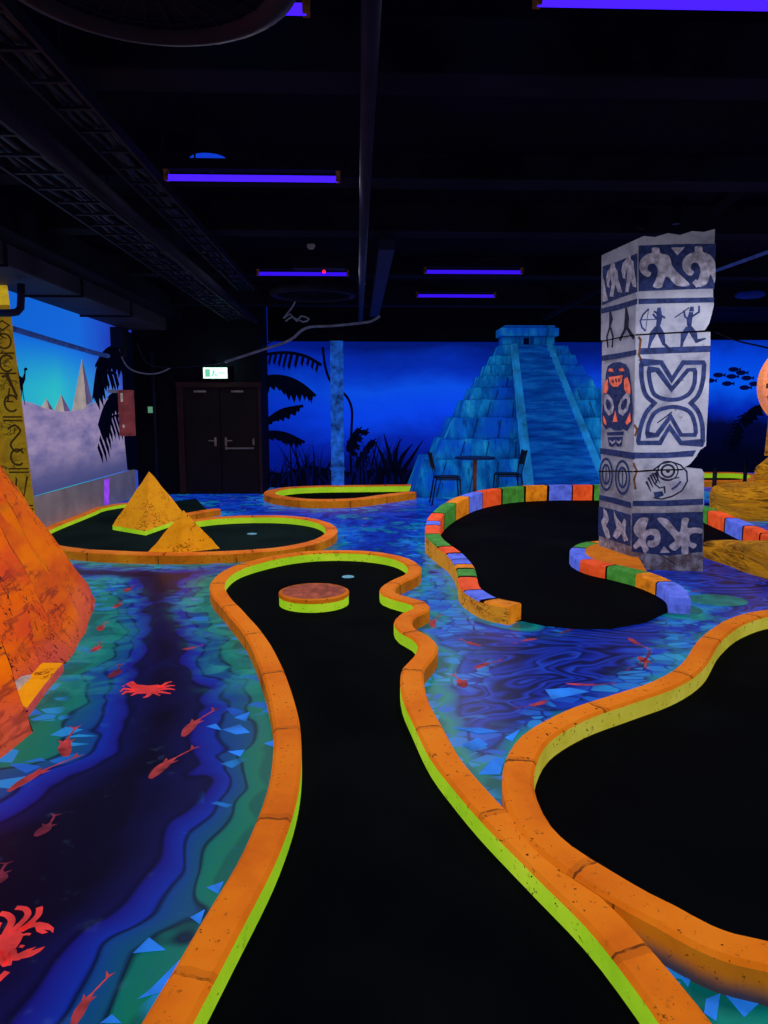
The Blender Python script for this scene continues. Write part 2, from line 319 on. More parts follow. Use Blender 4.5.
# ------------------------------------------------------------------ mesh helpers
class MB:
    def __init__(s): s.v = []; s.f = []; s.m = []; s.uv = []
    def face(s, pts, mi=0, uv=None):
        b = len(s.v); s.v += [tuple(p) for p in pts]; s.f.append(list(range(b, b + len(pts)))); s.m.append(mi); s.uv.append(uv)
    def grid(s, rows, mi=0, closed=False, uvs=None):
        b = len(s.v); n = len(rows[0])
        for r in rows: s.v += [tuple(p) for p in r]
        for i in range(len(rows) - 1):
            for j in range(n if closed else n - 1):
                k = (j + 1) % n
                s.f.append([b + i * n + j, b + i * n + k, b + (i + 1) * n + k, b + (i + 1) * n + j])
                s.m.append(mi(i, j) if callable(mi) else mi)
                s.uv.append([uvs(i, j), uvs(i, j + 1), uvs(i + 1, j + 1), uvs(i + 1, j)] if uvs else None)
        return b
    def box(s, c, d, mi=0, rz=0.0):
        cx, cy, cz = c; hx, hy, hz = d[0] / 2, d[1] / 2, d[2] / 2; ca, sa = math.cos(rz), math.sin(rz)
        P = [(cx + x * hx * ca - y * hy * sa, cy + x * hx * sa + y * hy * ca, cz + z * hz) for z in (-1, 1) for (x, y) in ((-1, -1), (1, -1), (1, 1), (-1, 1))]
        s.poly(P, [[3, 2, 1, 0], [4, 5, 6, 7], [0, 1, 5, 4], [1, 2, 6, 5], [2, 3, 7, 6], [3, 0, 4, 7]], mi)
    def poly(s, P, F, mi=0):
        b = len(s.v); s.v += [tuple(p) for p in P]
        for k, f in enumerate(F): s.f.append([b + i for i in f]); s.m.append(mi[k] if isinstance(mi, (list, tuple)) else mi); s.uv.append(None)
    def tube(s, pts, r, n=8, mi=0, cap=True):
        pts = [Vector(p) for p in pts]; rows = []; up = Vector((0, 0, 1))
        for i, p in enumerate(pts):
            a = pts[max(i - 1, 0)]; c = pts[min(i + 1, len(pts) - 1)]; dr = (c - a).normalized()
            u = dr.cross(up)
            if u.length < 1e-3: u = dr.cross(Vector((1, 0, 0)))
            u.normalize(); w = u.cross(dr); rr = r[i] if isinstance(r, (list, tuple)) else r
            rows.append([p + (u * math.cos(2 * PI * k / n) + w * math.sin(2 * PI * k / n)) * rr for k in range(n)])
        b = s.grid(rows, mi, True)
        if cap:
            s.f.append([b + k for k in range(n)][::-1]); s.m.append(mi); s.uv.append(None)
            e = b + (len(rows) - 1) * n; s.f.append([e + k for k in range(n)]); s.m.append(mi); s.uv.append(None)
    def lathe(s, prof, c, n=32, mi=0, mis=None):
        rows = [[(c[0] + r * math.cos(2 * PI * k / n), c[1] + r * math.sin(2 * PI * k / n), c[2] + z) for k in range(n)] for r, z in prof]
        s.grid(rows, (lambda i, j: mis[i]) if mis else mi, True)
    def prism(s, pts, vec, mi=0, mside=None):
        """polygon of 3D points pushed along vec"""
        P = [Vector(p) for p in pts]; n = len(P); v = Vector(vec)
        s.poly(P + [p + v for p in P], [list(range(n))[::-1], [n + i for i in range(n)]] + [[i, (i + 1) % n, n + (i + 1) % n, n + i] for i in range(n)],
               [mi, mi] + [mside if mside is not None else mi] * n)
    def build(s, name, mats, parent=None, smooth=False, bevel=0.0, merge=False, seg=2):
        me = bpy.data.meshes.new(name); me.from_pydata(s.v, [], s.f)
        if not isinstance(mats, (list, tuple)): mats = [mats]
        for m in mats: me.materials.append(M[m] if isinstance(m, str) else m)
        for p, mi in zip(me.polygons, s.m): p.material_index = mi; p.use_smooth = smooth
        if any(u is not None for u in s.uv):
            L = me.uv_layers.new(name='UVMap')
            for p, u in zip(me.polygons, s.uv):
                if u:
                    for li, q in zip(p.loop_indices, u): L.data[li].uv = q
        if merge:
            bm = bmesh.new(); bm.from_mesh(me); bmesh.ops.remove_doubles(bm, verts=bm.verts, dist=1e-4)
            bmesh.ops.recalc_face_normals(bm, faces=bm.faces); bm.to_mesh(me); bm.free()
        me.validate(); me.update()
        o = bpy.data.objects.new(name, me); C.objects.link(o)
        if parent is not None: o.parent = parent; o.matrix_parent_inverse = parent.matrix_world.inverted() if False else o.matrix_parent_inverse
        if parent is not None:
            l = parent_loc(parent)
            for vv in me.vertices: vv.co = vv.co - l
        if bevel:
            b = o.modifiers.new('bevel', 'BEVEL'); b.width = bevel; b.segments = seg; b.limit_method = 'ANGLE'; b.angle_limit = math.radians(35)
        return o

def parent_loc(p):
    l = Vector((0, 0, 0))
    while p is not None: l = l + p.location; p = p.parent
    return l
def tag(o, label, cat, group=None):
    o['label'] = label; o['category'] = cat
    if group: o['group'] = group
    return o
def thing(name, label, cat, loc=(0, 0, 0), group=None):
    o = bpy.data.objects.new(name, None); C.objects.link(o); o.location = loc; o.empty_display_size = 0.2
    return tag(o, label, cat, group)
def struct(o): o['kind'] = 'structure'; return o
def dup(root, loc, label):
    r = root.copy(); C.objects.link(r); r.location = loc; r['label'] = label
    for ch in list(root.children):
        c = ch.copy(); C.objects.link(c); c.parent = r
        for g in list(ch.children):
            e = g.copy(); C.objects.link(e); e.parent = c
    return r

def catmull(P, closed=False, step=0.06):
    P = [np.array(p, float) for p in P]; n = len(P); out = []
    rng = range(n if closed else n - 1)
    for i in rng:
        p0 = P[(i - 1) % n] if closed or i > 0 else 2 * P[0] - P[1]
        p1 = P[i]; p2 = P[(i + 1) % n]
        p3 = P[(i + 2) % n] if closed or i + 2 < n else 2 * P[-1] - P[-2]
        t0 = 0.0; t1 = t0 + max(np.linalg.norm(p1 - p0), 1e-4) ** 0.5; t2 = t1 + max(np.linalg.norm(p2 - p1), 1e-4) ** 0.5; t3 = t2 + max(np.linalg.norm(p3 - p2), 1e-4) ** 0.5
        k = max(2, int(np.linalg.norm(p2 - p1) / step))
        for j in range(k):
            t = t1 + (t2 - t1) * j / k
            a1 = (t1 - t) / (t1 - t0) * p0 + (t - t0) / (t1 - t0) * p1; a2 = (t2 - t) / (t2 - t1) * p1 + (t - t1) / (t2 - t1) * p2; a3 = (t3 - t) / (t3 - t2) * p2 + (t - t2) / (t3 - t2) * p3
            b1 = (t2 - t) / (t2 - t0) * a1 + (t - t0) / (t2 - t0) * a2; b2 = (t3 - t) / (t3 - t1) * a2 + (t - t1) / (t3 - t1) * a3
            out.append((t2 - t) / (t2 - t1) * b1 + (t - t1) / (t2 - t1) * b2)
    if not closed: out.append(P[-1])
    return [tuple(p) for p in out]

SHORE = []                                                          # every bank the painted water follows
def curb(mb, line, w=0.17, h=0.13, closed=False, inner='R', mats=(0, 1, 2), blocks=None, shore=True):
    """sweep a kerb along a centre line; inner = side that faces the putting turf; h may be a function of arc fraction"""
    n = len(line); P = [Vector((p[0], p[1])) for p in line]
    L = [0.0]
    for i in range(1, n): L.append(L[-1] + (P[i] - P[i - 1]).length)
    if closed: P.append(P[0]); L.append(L[-1] + (P[0] - P[n - 1]).length); n += 1
    rows = []
    for i in range(n):
        a = P[i - 1] if i > 0 else (P[n - 2] if closed else P[0]); c = P[i + 1] if i < n - 1 else (P[1] if closed else P[i])
        d = (c - a).normalized(); nr = Vector((d.y, -d.x))           # right-hand side of travel
        hh = h(L[i] / L[-1]) if callable(h) else h
        b = 0.014
        ww = w * (1 + 0.05 * noise.noise(Vector((P[i].x * 2, P[i].y * 2, 3))))
        hh = hh + 0.004 * noise.noise(Vector((P[i].x * 3, P[i].y * 3, 9)))
        prof = [(-ww / 2, 0), (-ww / 2, hh - b), (-ww / 2 + b, hh), (0, hh + 0.002), (ww / 2 - b, hh), (ww / 2, hh - b), (ww / 2, 0)]
        rows.append([(P[i].x + nr.x * q, P[i].y + nr.y * q, z) for q, z in prof])
    top, outer, inn = mats
    def mi(i, j):
        if blocks is not None:
            k = blocks(L[i], j)
            if k is not None: return k
        if j in (1, 2, 3, 4): return top
        right = j == 5
        return inn if right == (inner == 'R') else outer
    vv = (0, h if not callable(h) else 0.2, 0.15, 0.2, 0.25, 0.3, 0.45)
    b0 = mb.grid(rows, mi, False, lambda i, j: (L[i], vv[j] if not callable(vv) else 0))
    if not closed:
        for r, rev in ((0, False), (len(rows) - 1, True)):
            idx = [b0 + r * 7 + j for j in range(7)]
            mb.f.append(idx if rev else idx[::-1]); mb.m.append(blocks(0.08 if r == 0 else L[-1] - 0.08, 2) if blocks else top); mb.uv.append(None)
    if shore: SHORE.append([(p.x, p.y) for p in P])
    return L[-1]

def turf_mesh(poly, z=0.012):
    mb = MB(); mb.face([(p[0], p[1], z) for p in poly]); return mb

def ring_cup(mb, x, y, z, r=0.055):
    mb.lathe([(r * 0.72, z - 0.004), (r * 0.74, z + 0.004), (r, z + 0.004), (r * 1.06, z)], (x, y, 0), 20, 0)
    mb.face([(x + r * 0.74 * math.cos(2 * PI * k / 20), y + r * 0.74 * math.sin(2 * PI * k / 20), z + 0.003) for k in range(20)], 0)

def stroke2(pts, w, mapf, mb, mi, closed=False, off=0.0):
    """flat painted stroke through 2D points; w scalar or list"""
    n = len(pts); A = []; B = []
    for i in range(n):
        a = pts[i - 1] if (i > 0 or closed) else pts[0]; c = pts[(i + 1) % n] if (i < n - 1 or closed) else pts[-1]
        dx, dy = c[0] - a[0], c[1] - a[1]; L = math.hypot(dx, dy) or 1; ww = (w[i] if isinstance(w, (list, tuple)) else w) / 2
        # keep the width through a mitre
        k = 1.0
        if 0 < i < n - 1 or closed:
            b = pts[i]; ux, uy = b[0] - a[0], b[1] - a[1]; l1 = math.hypot(ux, uy) or 1
            cs = abs((ux * dx + uy * dy) / (l1 * L)); k = 1 / max(cs, 0.55)
        A.append((pts[i][0] - dy / L * ww * k, pts[i][1] + dx / L * ww * k)); B.append((pts[i][0] + dy / L * ww * k, pts[i][1] - dx / L * ww * k))
    for i in range(n if closed else n - 1):
        j = (i + 1) % n
        mb.face([mapf(*A[i], off), mapf(*B[i], off), mapf(*B[j], off), mapf(*A[j], off)], mi)

# ------------------------------------------------------------------ camera
cam = bpy.data.cameras.new('camera'); co = bpy.data.objects.new('camera', cam); C.objects.link(co)
co.location = (0, 0, 1.6); co.rotation_euler = (math.radians(90 - 7.9), 0, math.radians(-2.0))
cam.sensor_fit = 'VERTICAL'; cam.sensor_height = 36.0; cam.lens = 750.0 / 1024.0 * 36.0; cam.clip_end = 100; cam.clip_start = 0.05
sc.camera = co
sc.view_settings.view_transform = 'Standard'; sc.view_settings.look = 'None'

XL, YB, YD, YR, XR, ZC = -4.1, 15.2, 14.1, 18.4, 11.2, 3.62

# ================================================================== golf holes
FLATS = []                                                          # painted floor marks are added with the floor below

# --- near hole with round bumper
A_left = [(-0.484,1.671),(-0.421,1.975),(-0.338,2.399),(-0.304,2.861),(-0.339,3.366),(-0.387,3.667),(-0.492,4.154),(-0.669,4.802),(-0.921,5.474),(-1.126,5.997),(-1.221,6.426),(-1.178,6.956),(-0.958,7.37),(-0.705,7.644),(-0.454,7.771),(-0.171,7.795),(0.123,7.707),(0.402,7.449),(0.533,7.032),(0.477,6.643),(0.346,6.409),(0.25,6.19),(0.257,5.949),(0.369,5.784),(0.469,5.657),(0.47,5.482),(0.361,5.32),(0.314,5.14),(0.337,4.947),(0.412,4.786),(0.441,4.596),(0.398,4.403),(0.322,4.209),(0.298,4.03),(0.293,3.751),(0.327,3.433),(0.376,3.065),(0.431,2.844),(0.503,2.607),(0.632,2.264),(0.724,2.016),(0.785,1.763),(0.809,1.626)]
A_line = [(2 * A_left[0][0] - A_left[1][0], 2 * A_left[0][1] - A_left[1][1]), (3 * A_left[0][0] - 2 * A_left[1][0] - 0.02, 3 * A_left[0][1] - 2 * A_left[1][1])][::-1] + A_left + [(0.85, 1.3), (0.92, 0.95)]
A_line = catmull(A_line, False, 0.07)
hole = thing('mini_golf_hole', 'near black putting hole with long orange kerb, pinched waist and round bumper', 'mini golf hole', (0, 3.5, 0), 'putting holes with orange kerbs')
mb = MB(); curb(mb, A_line, 0.128, lambda q: 0.098 + 0.006 * math.sin(PI * q), False, 'R', (0, 1, 2)); mb.build('border_kerb', ['orange', 'orange_side', 'lime'], hole)
turf_mesh(A_line).build('putting_turf', 'turf', hole)
mb = MB(); cx, cy = [(-0.098,6.967)][0]; ring_cup(mb, cx, cy, 0.014); mb.build('hole_cup', 'cup', hole)
# round bumper
bx_, by_ = [(-0.363,6.001)][0]; R_ = 0.28
bump = thing('round_bumper', 'round orange drum bumper with worn brown top on near putting turf', 'bumper', (bx_, by_, 0.013))
mb = MB(); mb.lathe([(R_ + 0.003, 0.013), (R_ + 0.003, 0.082)], (bx_, by_, 0), 48); mb.build('lime_side_band', 'lime_plain', bump, True)
mb = MB(); mb.lathe([(R_, 0.082), (R_ + 0.006, 0.085), (R_ + 0.006, 0.112), (R_ - 0.012, 0.12), (R_ - 0.02, 0.12)], (bx_, by_, 0), 48); mb.build('orange_rim', 'orange_plain', bump)
mb = MB(); mb.lathe([(R_ - 0.02, 0.119), (0.12, 0.121), (0.0005, 0.122)], (bx_, by_, 0), 48); mb.build('worn_top', 'bumper_top', bump)

# --- right hole
B_line = [(3.006,5.255),(2.647,5.032),(2.278,4.63),(1.929,4.128),(1.64,3.851),(1.369,3.675),(1.059,3.474),(0.808,3.228),(0.688,2.996),(0.639,2.824),(0.622,2.692),(0.63,2.495),(0.679,2.34),(0.769,2.194),(0.853,2.072),(0.912,2.006),(0.982,1.919),(1.046,1.872),(1.123,1.842),(1.297,1.717)]
B_line = B_line[::-1]
B_line = catmull([(1.9, 1.86), (2.6, 2.2), (3.2, 2.9), (3.5, 3.9), (3.35, 4.9), (3.12, 5.2)][::-1][0:0] + B_line + [(3.4, 5.25), (3.9, 4.6), (3.9, 3.4), (3.3, 2.3), (2.4, 1.85)], True, 0.07)
hole = thing('mini_golf_hole', 'right hand black putting hole with orange kerb lined in pale yellow', 'mini golf hole', (2.2, 3.5, 0), 'putting holes with orange kerbs')
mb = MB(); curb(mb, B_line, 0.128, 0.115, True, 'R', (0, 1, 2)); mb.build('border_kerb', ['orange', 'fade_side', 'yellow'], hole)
turf_mesh(B_line).build('putting_turf', 'turf', hole)

# --- left hole with two gold pyramids
hole = thing('mini_golf_hole', 'left putting hole with dark green turf holding two gold pyramids', 'mini golf hole', (-2.6, 9.5, 0), 'putting holes with orange kerbs')
C_far = [(-4.168,9.93),(-4.256,10.617),(-4.214,11.18),(-4.067,11.742),(-3.764,12.164),(-3.545,12.352)]
C_front = [(-2.252,10.029),(-1.97,10.298),(-1.511,10.446),(-0.946,10.358),(-0.537,9.97),(-0.342,9.368),(-0.358,8.804),(-0.52,8.34),(-0.802,8.014),(-1.145,7.853),(-1.547,7.756),(-1.968,7.744),(-2.494,7.817),(-2.965,7.973),(-3.392,8.254),(-3.742,8.783),(-4.001,9.377)]
C_bar = [(-2.702,10.124),(-2.484,10.695),(-2.258,11.057),(-2.122,11.274)]
C_far = [(-3.86, 9.05), (-3.95, 9.4)] + [(max(p[0], -3.985), p[1]) for p in C_far]; C_front = [(max(p[0], -3.93), p[1]) for p in C_front]
mb = MB()
curb(mb, catmull(C_far, False, 0.09), 0.12, 0.075, False, 'R', (0, 1, 2))
curb(mb, catmull(C_front, False, 0.09), 0.14, 0.105, False, 'R', (0, 1, 2))
curb(mb, catmull(C_bar, False, 0.09), 0.15, 0.1, False, 'L', (0, 1, 1))
mb.build('border_kerb', ['orange_far', 'orange_side', 'lime'], hole)
tp = catmull(C_far, False, 0.1) + [(-2.866,13.291),(-2.45,12.003)] + catmull(C_bar, False, 0.1)[::-1] + catmull(C_front, False, 0.1)
turf_mesh(tp).build('putting_turf', 'turf_green', hole)
mb = MB(); cx, cy = [(-1.349,9.461)][0]; ring_cup(mb, cx, cy, 0.014, 0.06); mb.build('hole_cup', 'cup', hole)

def small_pyramid(label, l, f, r, hz, plinth, z0):
    l, f, r = Vector(l), Vector(f), Vector(r); b = l + r - f; c = (l + r) / 2
    o = thing('gold_pyramid', label, 'pyramid', (c.x, c.y, z0), 'gold pyramids on the left putting hole')
    base = [b, l, f, r]; mb = MB(); N = 14
    top = Vector((c.x, c.y, hz))
    zb = z0 + plinth
    for i in range(4):
        p, q = base[i], base[(i + 1) % 4]; rows = []
        for a in range(N + 1):
            k = a / N; row = []
            for j in range(N + 1):
                e = p.lerp(q, j / N); pt = Vector((e.x, e.y, zb)).lerp(top, k)
                nz = noise.noise(pt * 7) * 0.012 * (0 if a == N else 1)
                row.append(pt + Vector((nz, nz, 0)))
            rows.append(row)
        mb.grid(rows)
    mb.build('pyramid_shell', 'gold', o, merge=True)
    if plinth:
        mb = MB()
        for i in range(4):
            p, q = base[i], base[(i + 1) % 4]
            mb.face([(p.x, p.y, z0), (q.x, q.y, z0), (q.x, q.y, zb), (p.x, p.y, zb)])
        mb.build('lime_base_band', 'lime_plain', o)
    SH = None
    return o
g3 = [(-3.225,9.854),(-2.667,9.39),(-2.421,10.602)]
small_pyramid('larger gold pyramid with lime base band, rear one on green turf', g3[0], g3[1], g3[2], 0.75, 0.055, 0.013)
g3 = [(-2.204,7.836),(-1.874,7.742),(-1.484,8.011)]
small_pyramid('smaller gold pyramid standing on the front orange kerb', g3[0], g3[1], g3[2], 0.53, 0.0, 0.10)

# --- far middle hole
hole = thing('mini_golf_hole', 'far small oval putting hole with orange kerb, in front of blue column', 'mini golf hole', (-0.9, 13, 0), 'putting holes with orange kerbs')
D_line = catmull([(0.959,13.217),(0.46,12.694),(-0.098,12.146),(-0.761,12.102),(-1.232,12.463),(-1.525,12.989),(-1.517,13.549),(-1.232,14.005),(-0.759,14.225),(-0.151,14.278),(0.52,14.329),(1.043,14.387)], False, 0.09)
mb = MB(); curb(mb, D_line, 0.2, 0.13, False, 'R', (0, 1, 2)); mb.build('border_kerb', ['orange_far', 'orange_side', 'lime'], hole)
turf_mesh(D_line).build('putting_turf', 'turf', hole)
# --- distant hole at right
hole = thing('mini_golf_hole', 'distant putting hole with lime lined kerb between stone pillar and gold statue', 'mini golf hole', (7, 16, 0), 'putting holes with orange kerbs')
E_line = catmull([(6.834,15.159),(7.298,15.035),(7.842,15.08),(8.283,15.44),(8.674,16.011),(8.803,16.507),(8.649,16.881),(8.216,16.95),(7.641,16.97)], False, 0.12)
mb = MB(); curb(mb, E_line, 0.2, 0.13, False, 'L', (0, 1, 2)); mb.build('border_kerb', ['orange_far', 'orange_side', 'lime'], hole)
turf_mesh(E_line).build('putting_turf', 'turf', hole)

# --- hole with the many-coloured kerb
hole = thing('mini_golf_hole', 'black putting hole with kerb of red, blue, green and orange blocks', 'mini golf hole', (2.4, 9, 0))
F_pts = [(1.17,5.423),(1.024,5.576),(0.952,5.798),(0.922,6.03),(0.95,6.365),(0.978,6.778),(0.956,7.256),(0.886,7.696),(0.838,8.099),(0.875,8.694),(0.965,9.346),(1.159,10.109),(1.447,10.899),(1.81,11.677),(2.211,12.24),(2.758,12.7),(3.477,12.894),(3.884,12.88),(4.214,12.863),(4.745,12.398),(4.95,11.29),(4.933,10.442),(4.841,9.638),(4.737,8.946),(4.632,8.275),(4.52,7.404)]
F_line = catmull(F_pts, False, 0.05)
F_fine = catmull(F_pts, False, 0.022)
def arc(line):
    a = [0.0]
    for i in range(1, len(line)): a.append(a[-1] + math.dist(line[i], line[i - 1]))
    return a
Fa = arc(F_fine); FL_ = Fa[-1]
def s_near(line, acc, p): k = min(range(len(line)), key=lambda i: math.dist(line[i], p)); return acc[k]
names = {'R': 0, 'B': 1, 'G': 2, 'O': 3}
def table(line, acc, pts, keys): return [(s_near(line, acc, p), names[k]) for p, k in zip(pts, keys)] + [(1e9, names[keys[-1]])]
F_tab = table(F_fine, Fa, [(1.021,5.561),(0.946,5.864),(0.949,6.326),(0.962,6.605),(0.973,6.779),(0.959,6.984),(0.956,7.256),(0.904,7.581),(0.838,8.262),(0.88,8.806),(0.914,9.08),(1.018,9.679),(1.277,10.527),(1.591,11.241),(1.908,11.796),(2.321,12.345),(2.809,12.698),(3.245,12.851),(3.692,12.886),(4.065,12.839),(4.372,12.706),(4.662,12.544),(4.884,12.104),(4.95,11.29),(4.951,10.608),(4.902,10.075),(4.808,9.411),(4.708,8.749),(4.629,8.206)], 'OBRGOBBRGRBRGOBRGOBRGOBRGGRBR') 
def h_at(q):
    s = q * FL_
    return 0.14 + 0.13 * min(1, max(0, s - 0.6) / 5.0) if q < 0.62 else max(0.2, 0.27 - 0.10 * (q - 0.62) / 0.25)
def picker(tab, gap):
    def f(s, j):
        prev = -1.0
        for e, k in tab:
            if s < e: return 4 if (s - prev < gap and prev > 0) else k
            prev = e
    return f
fb = picker(F_tab, 0.034)
wave_end = F_tab[8][0] + 0.05
def f_blocks(s, j): return 5 if (j == 0 and s < wave_end) else fb(s, j)
mb = MB(); curb(mb, F_fine, 0.17, h_at, False, 'R', (0, 0, 0), f_blocks); mb.build('block_kerb', ['red', 'blue', 'green', 'ochre', 'seam', 'wave'], hole)
I_line = [(2.752,8.118),(2.545,8.032),(2.351,7.77),(2.236,7.363),(2.276,7.038),(2.408,6.825),(2.546,6.56),(2.617,6.239),(2.616,5.949),(2.509,5.624)]
I_fine = catmull(I_line, False, 0.022)
Ia = arc(I_fine)
i_blocks = picker(table(I_fine, Ia, [(2.599,8.061),(2.357,7.77),(2.245,7.16),(2.386,6.871),(2.556,6.539),(2.619,6.201),(2.509,5.624)], 'OGBRGOB'), 0.022)
mb = MB(); IL = curb(mb, I_fine, 0.16, 0.13, False, 'R', (0, 0, 0), i_blocks); mb.build('island_kerb', ['red', 'blue', 'green', 'ochre', 'seam'], hole)
mb = MB(); ip = [(2.761,8.146),(2.554,8.059),(2.359,7.796),(2.244,7.388),(2.284,7.062),(2.417,6.848),(2.534,6.625),(2.596,6.498),(2.757,7.118),(2.909,7.748)]
mb.face([(p[0], p[1], 0.127) for p in ip]); mb.face([(p[0], p[1], 0.0) for p in ip]); mb.build('island_platform', 'orange_plain', hole)
tp = F_line + [(6.6, 8.0), (5.4, 7.2)] + [(3.841,8.018),(3.795,8.319),(3.294,8.526)] + [(p[0], p[1]) for p in I_line] + [(2.43,5.647),(2.134,5.353),(1.822,5.21),(1.568,5.219),(1.37,5.302),(1.229,5.437)]
turf_mesh(tp, 0.010).build('putting_turf', 'turf', hole)

# ================================================================== big sandstone pyramid
P_apex = Vector((-4.02, 5.87, 3.12))
Q = [Vector((p[0], p[1], 0)) for p in [(-2.465,6.776),(-2.215,6.227),(-2.066,5.704),(-1.944,5.212),(-1.889,4.838),(-1.842,4.548),(-1.766,4.133),(-1.708,3.81),(-1.61,3.576),(-1.62,3.433),(-1.661,3.342),(-1.742,3.146),(-1.862,2.849)]]
SHORE.append([(q.x, q.y) for q in Q]); SHORE.append([(-4.1, 6.9), (Q[0].x, Q[0].y)])
pyr = thing('sandstone_pyramid', 'big orange sandstone pyramid with cracked stepped slabs at left edge', 'pyramid', (-3.2, 5.0, 0))
def slope(base, apex, zt=0.0):
    return [Vector((b.x, b.y, zt)) for b in base]
def rocky(rows, amp, f=2.6, seed=0):
    out = []
    for i, r in enumerate(rows):
        rr = []
        for p in r:
            k = noise.fractal(Vector((p.x * f + seed, p.y * f, p.z * f)), 1.0, 2.0, 4)
            q = noise.noise(Vector((seed, p.y * 0.8, p.z * 5)))
            rr.append(p + Vector((amp * (k + 0.7 * q), -0.3 * amp * k, 0)))
        out.append(rr)
    return out
def sheet(mb, base, apex, n_up, mi, amp, seed, kmax=1.0, kmin=0.0):
    dense = []
    for a, b in zip(base[:-1], base[1:]):
        m = max(1, int((b - a).length / 0.07))
        dense += [a.lerp(b, i / m) for i in range(m)]
    dense.append(base[-1])
    rows = []
    for i in range(n_up + 1):
        k = kmin + (kmax - kmin) * i / n_up
        rows.append([p.lerp(apex, k) for p in dense])
    rows = rocky(rows, amp, seed=seed)
    mb.grid(rows, mi)
    return rows
# core
KM = 0.885
mb = MB()
XP = -4.085
core = [Vector((XP, 7.0, 0)), Vector((-3.0, 6.75, 0)), Q[0], Q[1], Q[2], Q[3], Q[4], Q[5], Vector((-1.99, 3.95, 0)), Vector((-1.95, 3.3, 0)), Vector((-2.1, 2.7, 0)), Vector((-3.0, 2.4, 0)), Vector((XP, 2.3, 0))]
def pyramid_mesh(mb):
    mb.v = [(max(p[0], XP), p[1], max(p[2], 0.0)) for p in mb.v]
sheet(mb, core, P_apex, 44, 0, 0.02, 1, KM); pyramid_mesh(mb)
mb.build('pyramid_core', ['sand_a'], pyr, True)
def plate(off, seed, mat, right, left):
    """a slab lying on the face: right edge runs from its foot to the apex, standing out by off"""
    mb = MB(); n = Vector((0.80, 0.05, 0.60)).normalized()
    base = [right, right.lerp(left, 0.33), right.lerp(left, 0.66), left]
    rows = sheet(mb, [b + n * off * 0.25 + Vector((0, 0, -off * 0.15)) for b in base], P_apex + n * off, 44, 0, 0.022, seed, KM)
    back = [[r[0], r[0] - n * (off + 0.05) + Vector((0, 0.02, 0))] for r in rows]; mb.grid(back, 0)
    top = [[p, p - n * 0.2] for p in rows[-1]]; mb.grid(top, 0)
    jr = [[r[0] + Vector((0.004, 0.012 + 0.02 * abs(noise.noise(r[0] * 4 + Vector((seed, 0, 0)))), 0.0)) - n * 0.01, r[0] + Vector((0, -0.012, 0)) - n * 0.02] for r in rows]; mb.grid(jr, 1)  # dark strip along the ridge, painted in place of its shadow
    pyramid_mesh(mb)
    return mb.build('stepped_slab', [mat, 'sand_ridge_shade'], pyr, False)
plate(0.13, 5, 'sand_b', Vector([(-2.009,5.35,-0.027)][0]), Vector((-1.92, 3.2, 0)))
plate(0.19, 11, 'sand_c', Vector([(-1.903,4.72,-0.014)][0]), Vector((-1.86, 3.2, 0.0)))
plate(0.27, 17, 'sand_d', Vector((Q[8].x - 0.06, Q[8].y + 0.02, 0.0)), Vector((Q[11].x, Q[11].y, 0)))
# low yellow ledge at the foot
lp = [Vector((p[0], p[1], 0)) for p in [(-1.797,4.471),(-1.762,4.117),(-1.714,3.76),(-1.84,3.871),(-1.971,4.018),(-1.987,4.303),(-1.943,4.476)]]
mb = MB(); mb.prism([Vector((p.x, p.y, 0.065)) for p in lp][::-1], (0, 0, -0.064), 0, 1); mb.build('yellow_ledge', ['sand_yellow', 'sand_low'], pyr, bevel=0.015)
cp = [(-1.961,4.142),(-1.881,4.203),(-1.866,4.002)]
mb = MB(); mb.prism([(p[0], p[1], 0.066) for p in cp], (0, 0, 0.02), 0); mb.build('pale_stone_chip', 'pale', pyr)

# ================================================================== carved obelisk
ob = thing('carved_obelisk', 'yellow obelisk with carved hieroglyphs beside the desert mural', 'obelisk', (-3.9, 8.75, 0))
mb = MB(); yo = 8.6
R1 = [(-3.67,0.217),(-3.82,2.825)]; G1 = [(-3.94,0.392),(-4.035,2.824)]
def ob_x(z, ref):
    (xa, za), (xb, zb) = ref; return xa + (xb - xa) * (z - za) / (zb - za)
ZT = 2.72
zs = [0, 0.6, 1.2, 1.8, 2.4, ZT]
for e0, e1, mi in ((0.0, ZT, 0), (ZT, 2.93, 1)):
    n = 20; rows = []
    for i in range(n + 1):
        z = e0 + (e1 - e0) * i / n; xr = ob_x(z, R1); xl = ob_x(z, G1)
        xw = XL + 0.012; xl = max(xl, xw + 0.03); rows.append([(xr - 0.045, yo + 0.12, z), (xr, yo, z), (xl, yo, z), (xl - 0.006, yo + 0.04, z), (xw, yo + 0.05, z), (xw, yo + 0.12, z)])
    mb.grid(rows, mi, True)
def omap(x, z, off): return (x, yo - 0.004 - off, z)
for z in (2.66, 2.2, 1.98, 1.5, 1.46, 0.92, 0.88, 0.5, 0.46): stroke2([(ob_x(z, G1) + 0.02, z), (ob_x(z, R1) - 0.01, z)], 0.018, omap, mb, 2)
